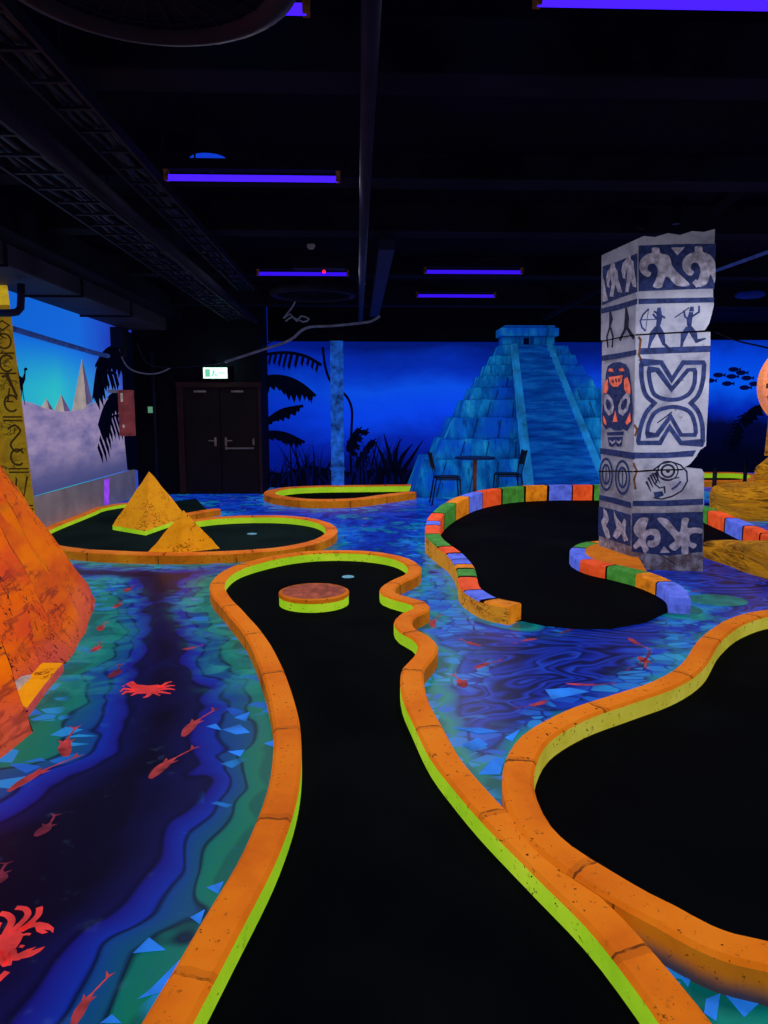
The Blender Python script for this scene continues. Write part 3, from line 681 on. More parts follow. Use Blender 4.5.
def glyph(z, kind):
    c = (ob_x(z, G1) + ob_x(z, R1)) / 2 + 0.01; w = 0.075
    if kind == 's': pts = [(c - w, z + .12), (c, z + .16), (c + w * .8, z + .1), (c, z + .02), (c - w * .8, z - .06), (c, z - .14), (c + w, z - .1)]; stroke2(catmull(pts, False, 0.03), 0.022, omap, mb, 2)
    if kind == 'o': stroke2([(c + w * math.cos(a), z + 0.08 * math.sin(a)) for a in [2 * PI * k / 14 for k in range(14)]], 0.02, omap, mb, 2, True)
    if kind == 'c': stroke2([(c + w * math.cos(a), z + 0.09 * math.sin(a)) for a in [0.5 + 5 * k / 12 for k in range(13)]], 0.022, omap, mb, 2)
    if kind == 'bird':
        stroke2([(c - w, z + .12), (c - .02, z + .14), (c + .03, z + .02), (c + w, z - .1)], 0.03, omap, mb, 2); stroke2([(c, z), (c - .03, z - .15)], 0.018, omap, mb, 2); stroke2([(c - .05, z - .15), (c + .03, z - .15)], 0.016, omap, mb, 2)
    if kind == 'n': stroke2([(c - w, z - .14), (c - w * .6, z + .12), (c + w * .3, z - .1), (c + w, z + .13)], 0.022, omap, mb, 2)
    if kind == 'eye':
        stroke2([(c - w, z), (c, z + .05), (c + w, z), (c, z - .05)], 0.016, omap, mb, 2, True); stroke2([(c - .02, z - .05), (c - .03, z - .11), (c + .03, z - .14)], 0.014, omap, mb, 2)
for z, k in ((2.5, 'eye'), (2.33, 'o'), (2.09, 'c'), (1.82, 'bird'), (1.65, 'c'), (1.25, 's'), (1.05, 'c'), (0.7, 'n'), (0.33, 'c')): glyph(z, k)
mb.build('obelisk_shaft', ['obelisk', 'obelisk_top', 'carve'], ob)
ob.children[0]['label'] = 'carved shaft with bright yellow upper end'

# ================================================================== decorated pillar
PA = Vector((2.7, 7.28)); PB = Vector((3.39, 7.14)); PCc = Vector((2.565, 7.9))
du = (PB - PA).normalized(); nu = Vector((du.y, -du.x)); dv = (PA - PCc).normalized(); dpt = PCc - PA
def pm(u, z, off): return (PA.x + du.x * u + nu.x * (0.003 + off), PA.y + du.y * u + nu.y * (0.003 + off), z)
sdn = Vector((-dv.y, dv.x))
if sdn.x > 0: sdn = -sdn
def sm(u, z, off):
    l = 0.0362 + -0.0280 * z                                     # the shaft leans a little
    return (PCc.x + dv.x * u + du.x * l + sdn.x * (0.005 + off), PCc.y + dv.y * u + du.y * l + sdn.y * (0.005 + off), z)
pil = thing('stone_pillar', 'tall pale stone pillar painted with navy tribal friezes and a red mask', 'pillar', (3.05, 7.6, 0))
mb = MB()
blocks = [[(-0.053,3.182),(0.009,3.207),(0.109,3.194),(0.224,3.226),(0.333,3.204),(0.438,3.236),(0.545,3.224),(0.64,3.247),(0.648,2.951),(0.657,2.642),(0.671,2.56),(0.657,2.486),(0.636,2.386),(0.603,2.331),(-0.027,2.299)],
          [(-0.027,2.296),(0.653,2.325),(0.664,2.051),(0.671,1.675),(0.67,1.37),(0.673,1.236),(0.621,1.197),(0.588,1.129),(0.536,1.06),(0.474,1.016),(0.012,0.985)],
          [(0.012,0.98),(0.649,1.013),(0.67,0.975),(0.687,0.662),(0.672,0.593),(0.696,0.415),(0.712,-0.035),(0.038,-0.06)]]
Lsh = [(-0.027,2.298),(0.012,0.983)]
for bi, b in enumerate(blocks):
    pts = [(u, max(z, 0.0)) for u, z in b]
    zlo = min(z for u, z in pts)
    F = [Vector((PA.x + du.x * u, PA.y + du.y * u, z)) for u, z in pts]
    back = [f + Vector((dpt.x + (0.012 if bi == 1 else 0), dpt.y, -0.03 * (bi == 0) * (f.z > 3))) for f in F]
    # pinched joint between blocks: inset the seam a little
    n = len(F); mb.poly(F + back, [list(range(n)), [n + i for i in range(n)][::-1]] + [[(i + 1) % n, i, n + i, n + (i + 1) % n] for i in range(n)])
def seamline(u0, z0, u1, z1): stroke2([(u0, z0), (u0 * .5 + u1 * .5, z0 * .5 + z1 * .5 + .006), (u1, z1)], 0.014, pm, mb, 4, off=0.001)
s = [(-0.027,2.294),(0.197,2.305),(0.658,2.321),(0.007,0.98),(0.26,0.998),(0.474,1.006)]
stroke2(s[:3], 0.014, pm, mb, 4, off=0.002); stroke2(s[3:], 0.014, pm, mb, 4, off=0.002)
s = [(-0.016,2.282),(0.328,2.293),(0.627,2.295),(-0.009,0.928),(0.324,0.96),(0.632,0.98)]
stroke2(s[:3], 0.012, sm, mb, 4, off=0.002); stroke2(s[3:], 0.012, sm, mb, 4, off=0.002)
def smooth(p, corners):
    """closed outline, curved between the listed corners"""
    c = sorted(corners); out = []
    for a, b in zip(c, c[1:] + [c[0] + len(p)]):
        seg = [p[i % len(p)] for i in range(a, b + 1)]
        out += (catmull(seg, False, 0.015) if len(seg) > 2 else seg)[:-1]
    return out
def fpoly(p, mi, off=0.0, mp=pm): mb.face([mp(u, z, off) for u, z in p], mi)
# top frieze: navy ground with pale curling figures
fpoly([(-0.037,3.122),(0.315,3.123),(0.655,3.115),(0.665,2.71),(0.336,2.708),(-0.018,2.7)], 1)
fpoly([(-0.015,2.632),(0.34,2.631),(0.668,2.63),(0.67,2.583),(0.342,2.584),(-0.013,2.582)], 1)
motif = [(340,155),(378,155),(385,182),(430,195),(455,260),(545,358),(478,360),(418,312),(388,372),(345,366),(362,325),(372,275),(350,240),(322,245),(315,275),(335,290),(322,312),(290,300),(270,262),(280,215),(320,185),(338,180)]
m1 = [(0.087,3.093),(0.149,3.091),(0.163,3.046),(0.238,3.022),(0.284,2.913),(0.44,2.746),(0.331,2.745),(0.228,2.828),(0.183,2.729),(0.112,2.741),(0.137,2.809),(0.149,2.892),(0.11,2.951),(0.064,2.944),(0.055,2.895),(0.089,2.868),(0.069,2.832),(0.015,2.854),(-0.021,2.918),(-0.008,2.996),(0.056,3.044),(0.085,3.052)]
m2 = [(0.471,3.092),(0.53,3.09),(0.543,3.045),(0.596,3.022),(0.651,2.96),(0.662,2.761),(0.622,2.837),(0.594,2.755),(0.531,2.727),(0.489,2.744),(0.52,2.807),(0.53,2.886),(0.495,2.948),(0.454,2.944),(0.444,2.895),(0.475,2.867),(0.454,2.832),(0.407,2.851),(0.368,2.914),(0.377,2.989),(0.436,3.037),(0.47,3.047)]
for m in (m1, m2): fpoly(catmull(m, True, 0.012), 2, 0.003)
fpoly([(0.259,3.092),(0.381,3.092),(0.317,3.019)], 2, 0.003)
fpoly([(0.464,2.767),(0.495,2.799),(0.529,2.757),(0.507,2.721)], 2, 0.003)
# warriors
def fs(p, w, mi=1, off=0.0, mp=pm, closed=False): stroke2(p, w, mp, mb, mi, closed, off)
w = [(0.083,2.537),(0.032,2.482),(0.01,2.423),(0.029,2.363),(0.064,2.329)]; fs(w, 0.016)
fs([(0.083,2.537),(0.071,2.434),(0.064,2.329)], 0.006); fs([(0.014,2.435),(0.118,2.437),(0.209,2.442)], 0.010)
fs([(0.176,2.547),(0.178,2.505)], [0.03, 0.045]); fs([(0.131,2.514),(0.173,2.488),(0.237,2.448)], 0.018); fs([(0.123,2.489),(0.15,2.455),(0.184,2.437)], 0.02)
fs([(0.178,2.505),(0.184,2.437),(0.172,2.344)], [0.05, 0.05, 0.03]); fs([(0.171,2.361),(0.132,2.302),(0.111,2.225),(0.097,2.157)], [0.05, 0.06, 0.03, 0.02]); fs([(0.175,2.361),(0.211,2.292),(0.237,2.206),(0.298,2.151)], [0.05, 0.06, 0.03, 0.02])
fs([(0.324,2.451),(0.396,2.5),(0.451,2.541)], 0.011); fs([(0.403,2.517),(0.415,2.458),(0.457,2.424)], 0.018); fs([(0.475,2.549),(0.471,2.504)], [0.03, 0.045]); fs([(0.537,2.556),(0.54,2.498),(0.48,2.457)], 0.018)
fs([(0.471,2.499),(0.457,2.424),(0.462,2.339)], [0.04, 0.05, 0.03]); fs([(0.453,2.356),(0.415,2.289),(0.402,2.221),(0.397,2.17)], [0.05, 0.06, 0.03, 0.02]); fs([(0.461,2.356),(0.505,2.296),(0.534,2.228),(0.614,2.252)], [0.05, 0.06, 0.03, 0.015])
# band, big double-arch emblem
fpoly([(0.012,2.169),(0.338,2.177),(0.664,2.185),(0.661,2.127),(0.341,2.118),(0.015,2.109)], 1)
E1 = [(0.037,2.034),(0.223,2.032),(0.326,1.868),(0.421,2.03),(0.613,2.028),(0.608,1.851),(0.573,1.717),(0.513,1.647),(0.581,1.568),(0.626,1.441),(0.643,1.266),(0.441,1.264),(0.327,1.416),(0.248,1.263),(0.04,1.261),(0.06,1.415),(0.108,1.559),(0.178,1.647),(0.097,1.719),(0.051,1.862)]
E2 = [(0.107,1.964),(0.189,1.963),(0.33,1.777),(0.47,1.961),(0.536,1.96),(0.531,1.82),(0.489,1.733),(0.401,1.686),(0.317,1.679),(0.232,1.695),(0.169,1.734),(0.129,1.837)]
E3 = [(0.121,1.339),(0.214,1.34),(0.333,1.52),(0.437,1.341),(0.575,1.342),(0.557,1.457),(0.506,1.56),(0.397,1.606),(0.29,1.602),(0.193,1.559),(0.136,1.455)]
fs(smooth(E1, [0, 1, 2, 3, 4, 7, 10, 11, 12, 13, 14, 17]), 0.043, closed=True)
fs(smooth(E2, [0, 1, 2, 3, 4]), 0.040, 1, closed=True)
fs(smooth(E3, [0, 1, 2, 3, 4]), 0.040, 1, closed=True)
fpoly([(0.001,1.167),(0.312,1.17),(0.586,1.195),(0.559,1.134),(0.314,1.115),(0,1.108)], 1)
fs([(0.213,1.456),(0.294,1.52),(0.346,1.564)], 0.012, 3)
# round creature
fs([(0.199,0.999),(0.272,1.061),(0.359,1.08),(0.449,1.05),(0.51,0.984),(0.52,0.892),(0.475,0.798),(0.389,0.743),(0.289,0.712),(0.212,0.726)], 0.015, 3)
for rr, ww in ((31, 0.012), (20, 0.016)):
    pass
eye = [(0.334,0.99),(0.404,0.991)]
ec = eye[0]; er = abs(eye[1][0] - eye[0][0])
for k, wd in ((1.35, 0.012), (0.85, 0.02)):
    fs([(ec[0] + er * k * math.cos(2 * PI * i / 24), ec[1] + er * k * math.sin(2 * PI * i / 24)) for i in range(24)], wd, 3, closed=True)
fpoly([(ec[0] + er * .6 * math.cos(2 * PI * i / 18), ec[1] + er * .6 * math.sin(2 * PI * i / 18)) for i in range(18)], 5, 0.001)
fpoly([(ec[0] + er * .28 * math.cos(2 * PI * i / 14), ec[1] + er * .28 * math.sin(2 * PI * i / 14)) for i in range(14)], 3, 0.003)
for k in range(5):
    p = [(0.136,0.886),(0.152,0.926),(0.171,0.95),(0.19,0.967),(0.213,0.972)][k]; fs([p, (p[0] + 0.05, p[1] - 0.10)], [0.022, 0.008], 3)
fs([(0.225,0.988),(0.246,0.914),(0.218,0.86),(0.266,0.821),(0.308,0.835),(0.319,0.769)], 0.013, 3); fs([(0.261,0.928),(0.343,0.902),(0.443,0.93)], 0.012, 3)
fs([(0.378,0.81),(0.422,0.842),(0.46,0.891)], 0.02, 1)
fpoly([(0.209,0.78),(0.293,0.792),(0.31,0.75),(0.23,0.716)], 1)
# lower bands and frieze
fpoly([(0.016,0.69),(0.353,0.702),(0.674,0.725),(0.678,0.666),(0.356,0.643),(0.018,0.636)], 1)
fpoly([(0.016,0.566),(0.359,0.579),(0.681,0.597),(0.698,0.199),(0.381,0.148),(0.028,0.178)], 1)
m1 = [(0.093,0.517),(0.17,0.519),(0.153,0.402),(0.201,0.415),(0.267,0.405),(0.297,0.336),(0.281,0.259),(0.227,0.229),(0.182,0.24),(0.18,0.293),(0.228,0.3),(0.24,0.335),(0.204,0.355),(0.167,0.333),(0.159,0.279),(0.189,0.205),(0.153,0.168),(0.112,0.238),(0.064,0.206),(0.041,0.235),(0.09,0.319),(0.056,0.353),(0.037,0.423)]
m2 = [(0.257,0.521),(0.345,0.516),(0.471,0.388),(0.496,0.527),(0.55,0.528),(0.544,0.436),(0.609,0.438),(0.679,0.428),(0.681,0.382),(0.612,0.385),(0.57,0.356),(0.578,0.298),(0.64,0.27),(0.61,0.227),(0.565,0.251),(0.563,0.175),(0.506,0.173),(0.493,0.249),(0.437,0.201),(0.38,0.246),(0.432,0.301),(0.396,0.362)]
for m in (m1, m2): fpoly(catmull(m, True, 0.012), 2, 0.003)
fpoly([(0.332,0.244),(0.394,0.183),(0.296,0.175)], 2, 0.003)
fs([(0.296,0.161),(0.387,0.106),(0.455,0.061)], 0.008, 3); fs([(0.654,0.404),(0.675,0.336),(0.658,0.254),(0.687,0.197)], 0.012, 3)
# ---- shaded side
fpoly([(0.03,3.037),(0.33,3.036),(0.651,3.05),(0.662,2.692),(0.34,2.677),(0.017,2.647)], 1, 0, sm)
fpoly([(0.003,2.621),(0.341,2.62),(0.664,2.632),(0.665,2.578),(0.342,2.564),(-0.003,2.567)], 1, 0, sm)
for m in ([(0.19,3.039),(0.258,3.027),(0.272,2.982),(0.316,2.943),(0.335,2.853),(0.41,2.719),(0.331,2.739),(0.276,2.823),(0.245,2.707),(0.177,2.717),(0.208,2.837),(0.193,2.893),(0.16,2.853),(0.175,2.803),(0.126,2.823),(0.103,2.907),(0.13,2.975),(0.184,2.997)],
          [(0.474,3.07),(0.538,3.058),(0.548,3.014),(0.592,2.984),(0.614,2.876),(0.647,2.769),(0.648,2.736),(0.593,2.752),(0.554,2.818),(0.516,2.713),(0.462,2.72),(0.489,2.879),(0.479,2.924),(0.451,2.886),(0.459,2.842),(0.413,2.861),(0.385,2.931),(0.409,3.005),(0.469,3.028)],
          [(0.032,2.937),(0.076,2.876),(0.099,2.782),(0.15,2.684),(0.038,2.681)]): fpoly(m, 2, 0.003, sm)
for p, wd in (([(0.18,2.573),(0.203,2.489),(0.177,2.41)], [0.03, 0.07, 0.03]), ([(0.177,2.41),(0.127,2.324),(0.147,2.213)], 0.03), ([(0.194,2.409),(0.241,2.314),(0.23,2.206)], 0.03), ([(0.472,2.572),(0.491,2.466),(0.478,2.363)], [0.03, 0.08, 0.08]), ([(0.478,2.38),(0.399,2.3),(0.367,2.267)], 0.04), ([(0.494,2.378),(0.575,2.301),(0.623,2.263)], 0.04)):
    fs(p, wd, 3, 0, sm)
fpoly([(0.021,2.14),(0.334,2.143),(0.663,2.154),(0.665,2.105),(0.336,2.089),(0.022,2.084)], 1, 0, sm)
# mask
fpoly([(0.117,1.951),(0.155,2.029),(0.249,2.055),(0.379,2.055),(0.484,2.027),(0.548,1.97),(0.57,1.887),(0.6,1.758),(0.621,1.592),(0.617,1.456),(0.524,1.369),(0.453,1.391),(0.411,1.374),(0.295,1.37),(0.205,1.4),(0.13,1.374),(0.058,1.437),(0.049,1.543),(0.077,1.688),(0.105,1.816)], 1, 0.001, sm)
for p in ([(0.162,1.973),(0.186,2.001),(0.245,1.994),(0.269,1.959)], [(0.367,1.985),(0.437,1.997),(0.474,1.962),(0.373,1.963)], [(0.179,1.913),(0.297,1.917),(0.439,1.922),(0.413,1.847),(0.343,1.81),(0.255,1.815),(0.195,1.858)],
          [(0.098,1.865),(0.158,1.894),(0.172,1.799),(0.137,1.744),(0.082,1.761)], [(0.46,1.883),(0.523,1.902),(0.572,1.819),(0.579,1.736),(0.514,1.737),(0.468,1.791)], [(0.264,1.457),(0.308,1.573),(0.357,1.463)], [(0.074,1.527),(0.137,1.463),(0.144,1.423),(0.095,1.438)], [(0.499,1.461),(0.579,1.559),(0.593,1.471),(0.522,1.431)]):
    fpoly(p, 6, 0.004, sm)
for p in ([(0.254,1.883),(0.272,1.851)], [(0.312,1.892),(0.33,1.857)], [(0.369,1.893),(0.381,1.858)]): fs(p, 0.025, 3, 0.006, sm)
for p in ([(0.101,1.736),(0.167,1.743),(0.258,1.679),(0.284,1.607),(0.256,1.544),(0.188,1.52),(0.11,1.575),(0.084,1.656)], [(0.563,1.736),(0.513,1.748),(0.417,1.692),(0.362,1.615),(0.378,1.545),(0.45,1.522),(0.532,1.577),(0.576,1.66)]):
    fpoly(p, 7, 0.004, sm)
    c = (sum(q[0] for q in p) / len(p), sum(q[1] for q in p) / len(p)); fpoly([(c[0] + (q[0] - c[0]) * .52, c[1] + (q[1] - c[1]) * .52) for q in p], 1, 0.006, sm)
fpoly([(0.152,1.35),(0.468,1.368),(0.463,1.329),(0.153,1.315)], 1, 0.001, sm); fpoly([(0.162,1.299),(0.455,1.316),(0.43,1.218),(0.358,1.207),(0.313,1.231),(0.27,1.202),(0.195,1.206)], 1, 0.001, sm)
fs([(0.209,1.264),(0.269,1.242),(0.313,1.268)], 0.02, 2, 0.004, sm); fs([(0.342,1.269),(0.386,1.25),(0.428,1.277)], 0.02, 2, 0.004, sm)
fpoly([(0.013,1.181),(0.33,1.175),(0.666,1.166),(0.668,1.1),(0.331,1.11),(0.014,1.118)], 1, 0, sm)
for c0 in ([(0.14,0.91),(0.262,0.92),(0.137,1.073)], [(0.452,0.905),(0.578,0.916),(0.448,1.07)]):
    ru = abs(c0[1][0] - c0[0][0]); rz = abs(c0[2][1] - c0[0][1])
    for k in (1, 0.6): fs([(c0[0][0] + ru * k * math.cos(2 * PI * i / 20), c0[0][1] + rz * k * math.sin(2 * PI * i / 20)) for i in range(20)], 0.028, 1, 0, sm, True)
    fs([(c0[0][0], c0[0][1] + rz * .5), (c0[0][0], c0[0][1] - rz * .5)], 0.02, 1, 0, sm)
fpoly([(0.007,0.679),(0.296,0.683),(0.615,0.671),(0.616,0.612),(0.298,0.622),(0.008,0.627)], 1, 0, sm)
fpoly([(-0.001,0.555),(0.299,0.557),(0.609,0.546),(0.618,0.23),(0.307,0.231),(-0.006,0.237)], 1, 0, sm)
for m in ([(0.098,0.551),(0.168,0.523),(0.216,0.443),(0.158,0.361),(0.214,0.332),(0.243,0.251),(0.175,0.227),(0.103,0.315),(0.055,0.395),(0.11,0.453)], [(0.303,0.553),(0.37,0.478),(0.458,0.431),(0.499,0.496),(0.541,0.467),(0.523,0.358),(0.58,0.284),(0.505,0.26),(0.452,0.334),(0.367,0.26),(0.287,0.283),(0.364,0.38),(0.318,0.458)]): fpoly(m, 2, 0.003, sm)
# rusty corner scars
for p in ([(0.001,2.278),(0.022,2.247),(0.018,2.185),(0.012,2.106),(0.032,2.067),(0.017,2.051)], [(-0.003,1.439),(0.03,1.391),(0.01,1.326)], [(0.005,1.066),(0.043,0.985),(0.02,0.902),(0.039,0.804)]): fs(p, 0.02, 8, 0.001)
mb.build('painted_shaft', ['pillar', 'navy', 'mark', 'ink', 'seam', 'wainscot', 'salmon', 'mark', 'rust'], pil)
mb = MB()
for p in [(2.822,7.7,3.376),(3.101,7.5,3.37)]: mb.box((p[0], p[1], 3.50), (0.07, 0.07, 0.26))
mb.box((2.98, 7.62, 3.585), (0.62, 0.08, 0.05)); mb.build('ceiling_bracket', 'black_metal', pil)

# ================================================================== stepped temple pyramid at the back
tem = thing('stepped_temple', 'large blue stepped temple pyramid with central stairway against back wall', 'temple', (3.4, 14.2, 0))
cxT, hb, ht, y0T, y1T = 3.40, 2.42, 0.60, 13.42, 14.66
ZT_ = 2.79
lv = [0.0, 0.67, 1.03, 1.42, 1.75, 1.98, 2.2, 2.41, 2.6, 2.79]
mb = MB()
def half(z): return hb + (ht - hb) * z / ZT_
def fy(z): return y0T + (y1T - y0T) * z / ZT_
for i in range(len(lv) - 1):
    z0, z1 = lv[i], lv[i + 1]; bat = 0.55                           # how much of the run is batter, the rest is tread
    w0, w1 = half(z0), half(z0) + (half(z1) - half(z0)) * bat; a0, a1 = fy(z0), fy(z0) + (fy(z1) - fy(z0)) * bat
    nx_ = max(6, int(2 * w0 / 0.10)); rows = []
    for k in range(5):
        f = k / 4.0; ww = w0 + (w1 - w0) * f; yy = a0 + (a1 - a0) * f; zz = z0 + (z1 - z0) * f; row = []
        for j in range(nx_ + 1):
            q = j / nx_; x = cxT - ww + 2 * ww * q
            sag = 0.022 * noise.noise(Vector((x * 3, zz * 3, i)))
            row.append((x, yy + sag, zz + (0.02 * noise.noise(Vector((x * 4, i * 5, 2))) if k == 4 else 0)))
        rows.append(row)
    mb.grid(rows)
    for sgn in (-1, 1):                                             # flanks
        rows = []
        for k in range(3):
            f = k / 2.0; ww = w0 + (w1 - w0) * f; yy = a0 + (a1 - a0) * f; zz = z0 + (z1 - z0) * f
            rows.append([(cxT + sgn * ww + 0.02 * noise.noise(Vector((y, zz * 4, 7))), y, zz) for y in np.linspace(yy, YB - 0.02, 10)])
        mb.grid(rows)
    # tread
    mb.face([(cxT - w1, a1, z1), (cxT + w1, a1, z1), (cxT + w1, YB - 0.02, z1), (cxT - w1, YB - 0.02, z1)])
    # vertical joints of the facing blocks
    nb = max(4, int(2 * w0 / 0.46)); jr = random.Random(i * 3 + 1)
    for j in range(1, nb):
        x = (j + jr.uniform(-0.15, 0.15)) / nb * 2 - 1
        if abs(cxT + x * w0 - 3.5) < 0.55: continue
        mb.face([(cxT + x * w0 - 0.006, a0 - 0.026, z0 + 0.02), (cxT + x * w0 + 0.006, a0 - 0.026, z0 + 0.02), (cxT + x * w1 + 0.006, a1 - 0.026, z1 - 0.03), (cxT + x * w1 - 0.006, a1 - 0.026, z1 - 0.03)], 1)
mb.build('stepped_body', ['temple', 'temple_dark'], tem)
# stairway
mb = MB(); NS = 24
sb, st_ = 0.66, 0.27                                                # half widths at foot and head
def sx(z): return 3.80 + (3.32 - 3.80) * z / ZT_
def sw(z): return sb + (st_ - sb) * z / ZT_
def syy(z): return 13.22 + (14.52 - 13.22) * z / ZT_
for k in range(NS):
    z0, z1 = ZT_ * k / NS, ZT_ * (k + 1) / NS
    w0, w1 = sw(z0), sw(z1); c0, c1 = sx(z0), sx(z1); ya, yb = syy(z0), syy(z1)
    mb.face([(c0 - w0, ya, z0), (c0 + w0, ya, z0), (c0 + w0, ya, z1), (c0 - w0, ya, z1)])
    mb.face([(c0 - w0, ya, z1), (c0 + w0, ya, z1), (c1 + w1, yb, z1), (c1 - w1, yb, z1)])
mb.face([(sx(0) - sb, 13.22, 0), (sx(ZT_) - st_, 14.52, ZT_), (sx(ZT_) - st_, 15.1, ZT_), (sx(0) - sb, 15.1, 0)]); mb.face([(sx(0) + sb, 13.22, 0), (sx(0) + sb, 15.1, 0), (sx(ZT_) + st_, 15.1, ZT_), (sx(ZT_) + st_, 14.52, ZT_)])
mb.build('stairway', 'stair', tem)
for sgn in (-1, 1):
    mb = MB(); rows = []
    for k in range(21):
        z = ZT_ * k / 20; c = sx(z) + sgn * (sw(z) + 0.06); y = syy(z) - 0.09; hw = 0.075 - 0.03 * k / 20
        rows.append([(c - hw, y + 0.35, z), (c - hw, y, z + 0.02), (c + hw, y, z + 0.02), (c + hw, y + 0.35, z)])
    mb.grid(rows); mb.face(rows[0][::-1]); mb.face(rows[-1])
    b = mb.build('balustrade', 'temple_edge', tem)
# shrine on top
mb = MB(); yz = 14.62
for x0, x1 in ((2.80, 3.20), (3.38, 3.80)): mb.box(((x0 + x1) / 2, yz + 0.28, 2.88), (x1 - x0, 0.5, 0.17))
mb.box((3.30, yz + 0.45, 2.88), (0.98, 0.2, 0.17), 1)
mb.box((3.30, yz + 0.25, 3.04), (1.12, 0.62, 0.15)); mb.box((3.32, yz + 0.27, 3.14), (0.98, 0.5, 0.06))
mb.build('shrine', ['temple', 'temple_dark'], tem, bevel=0.012)

# ================================================================== bistro table and chairs
tx, ty = 2.04, 13.0
tab = thing('bistro_table', 'small round navy table on single brown post before blue temple', 'table', (tx, ty, 0))
mb = MB(); mb.lathe([(0.0005, 0.725), (0.35, 0.725), (0.355, 0.735), (0.355, 0.748), (0.345, 0.755), (0.0005, 0.755)], (tx, ty, 0), 40); mb.build('table_top', 'table', tab)
mb = MB(); mb.tube([(tx, ty, 0.03), (tx, ty, 0.725)], 0.035, 14); mb.build('post', 'brown', tab, True)
mb = MB(); mb.lathe([(0.0005, 0.0), (0.22, 0.0), (0.22, 0.015), (0.06, 0.035), (0.0005, 0.035)], (tx, ty, 0), 28); mb.build('base_plate', 'black_metal', tab)
def make_chair(loc, label):
    o = thing('cafe_chair', label, 'chair', loc, 'dark chairs at the bistro table')
    x0, y0, z0 = loc
    mb = MB(); rows = []                                            # seat: rounded square shell, faces +x
    for zq, e in ((0.445, -0.012), (0.455, 0), (0.468, 0), (0.475, -0.012)):
        rows.append([(x0 + (0.21 + e) * math.copysign(abs(math.cos(a)) ** 0.5, math.cos(a)), y0 + (0.205 + e) * math.copysign(abs(math.sin(a)) ** 0.5, math.sin(a)), zq) for a in [2 * PI * k / 28 for k in range(28)]])
    b = mb.grid(rows, 0, True); mb.f += [[b + k for k in range(28)][::-1], [b + 84 + k for k in range(28)]]; mb.m += [0, 0]; mb.uv += [None, None]
    seat = mb.build('seat', 'black_metal', o)
    mb = MB(); rows = []
    for k in range(8):
        z = 0.62 + 0.24 * k / 7; rows.append([(x0 - 0.235 - 0.05 * k / 7 - 0.03 * (1 - (2 * q / 8 - 1) ** 2), y0 - 0.19 + 0.38 * q / 8, z) for q in range(9)])
    mb.grid(rows); mb.grid([[(p[0] - 0.012, p[1], p[2]) for p in r][::-1] for r in rows]); mb.build('backrest', 'black_metal', o, True)
    for sy in (-1, 1):
        mb = MB(); mb.tube([(x0 - 0.27, y0 + sy * 0.2, 0.0), (x0 - 0.20, y0 + sy * 0.19, 0.45), (x0 - 0.235, y0 + sy * 0.19, 0.62), (x0 - 0.29, y0 + sy * 0.185, 0.88)], 0.013, 8); mb.build('leg', 'black_metal', o, True)
        mb = MB(); mb.tube([(x0 + 0.23, y0 + sy * 0.2, 0.0), (x0 + 0.19, y0 + sy * 0.19, 0.45)], 0.013, 8); mb.build('leg', 'black_metal', o, True)
        mb = MB(); mb.tube([(x0 + 0.20, y0 + sy * 0.195, 0.43), (x0 - 0.20, y0 + sy * 0.195, 0.43)], 0.011, 8); mb.build('seat_rail', 'black_metal', seat, True)
    return o
ch1 = make_chair((1.49, 12.45, 0), 'dark cafe chair left of the bistro table, facing right')
ch2 = dup(ch1, (2.62, 13.02, 0), 'dark cafe chair right of the bistro table, facing left'); ch2.rotation_euler = (0, 0, PI)

# ================================================================== golden rocks and statue at right
def loft(mb, secs, mi=0, n=24, amp=0.03, f=2.5, seed=0, pw=0.8):
    """secs: (centre, side vector, half width, z low, z high)"""
    rows = []
    for c, s_, hw, zl, zh in secs:
        c = Vector(c); s_ = Vector(s_).normalized(); r = []
        for k in range(n):
            a = 2 * PI * k / n; ca, sa = math.cos(a), math.sin(a)
            ca = math.copysign(abs(ca) ** pw, ca); sa = math.copysign(abs(sa) ** pw, sa)
            p = c + s_ * hw * ca; p.z = (zl + zh) / 2 + (zh - zl) / 2 * sa
            q = noise.fractal(p * f + Vector((seed, 0, 0)), 1.0, 2.0, 3); st = noise.noise(Vector((seed, p.x * .5, p.z * 9)))
            p += s_ * ca * amp * (q + 0.8 * st); p.z = max(p.z + amp * 0.5 * q * max(sa, 0), 0.0)
            r.append(p)
        rows.append(r)
    b = mb.grid(rows, mi, True)
    mb.f += [[b + k for k in range(n)][::-1], [b + (len(rows) - 1) * n + k for k in range(n)]]; mb.m += [mi, mi]; mb.uv += [None, None]
def densify(secs, m=6):
    out = []
    for a, b in zip(secs[:-1], secs[1:]):
        for i in range(m):
            t = i / m; out.append((Vector(a[0]).lerp(Vector(b[0]), t), Vector(a[1]).lerp(Vector(b[1]), t), a[2] + (b[2] - a[2]) * t, a[3] + (b[3] - a[3]) * t, a[4] + (b[4] - a[4]) * t))
    out.append(secs[-1]); return out
paw = thing('golden_rock', 'long tapering golden rock lying on painted floor right of the stone pillar', 'rock', (4.6, 7.0, 0))
mb = MB(); sv = (1, 0.22, 0)
loft(mb, densify([((3.76, 7.88, 0), sv, 0.05, 0.0, 0.14), ((3.80, 7.74, 0), sv, 0.15, 0.0, 0.20), ((3.94, 7.3, 0), sv, 0.31, 0.0, 0.28), ((4.18, 6.75, 0), sv, 0.56, 0.0, 0.38), ((4.42, 6.2, 0), sv, 0.80, 0.0, 0.43), ((4.58, 5.85, 0), sv, 0.74, 0.0, 0.38), ((4.66, 5.65, 0), sv, 0.4, 0.0, 0.24)], 8), 0, 40, 0.03, 2.4, 3, 0.62)
mb.build('rock_body', 'statue', paw, True)
sta = thing('golden_statue', 'golden layered rock statue with round sun stone at right edge behind coloured kerb', 'statue', (6.2, 10.9, 0))
mb = MB(); sv = (0, 1, 0)
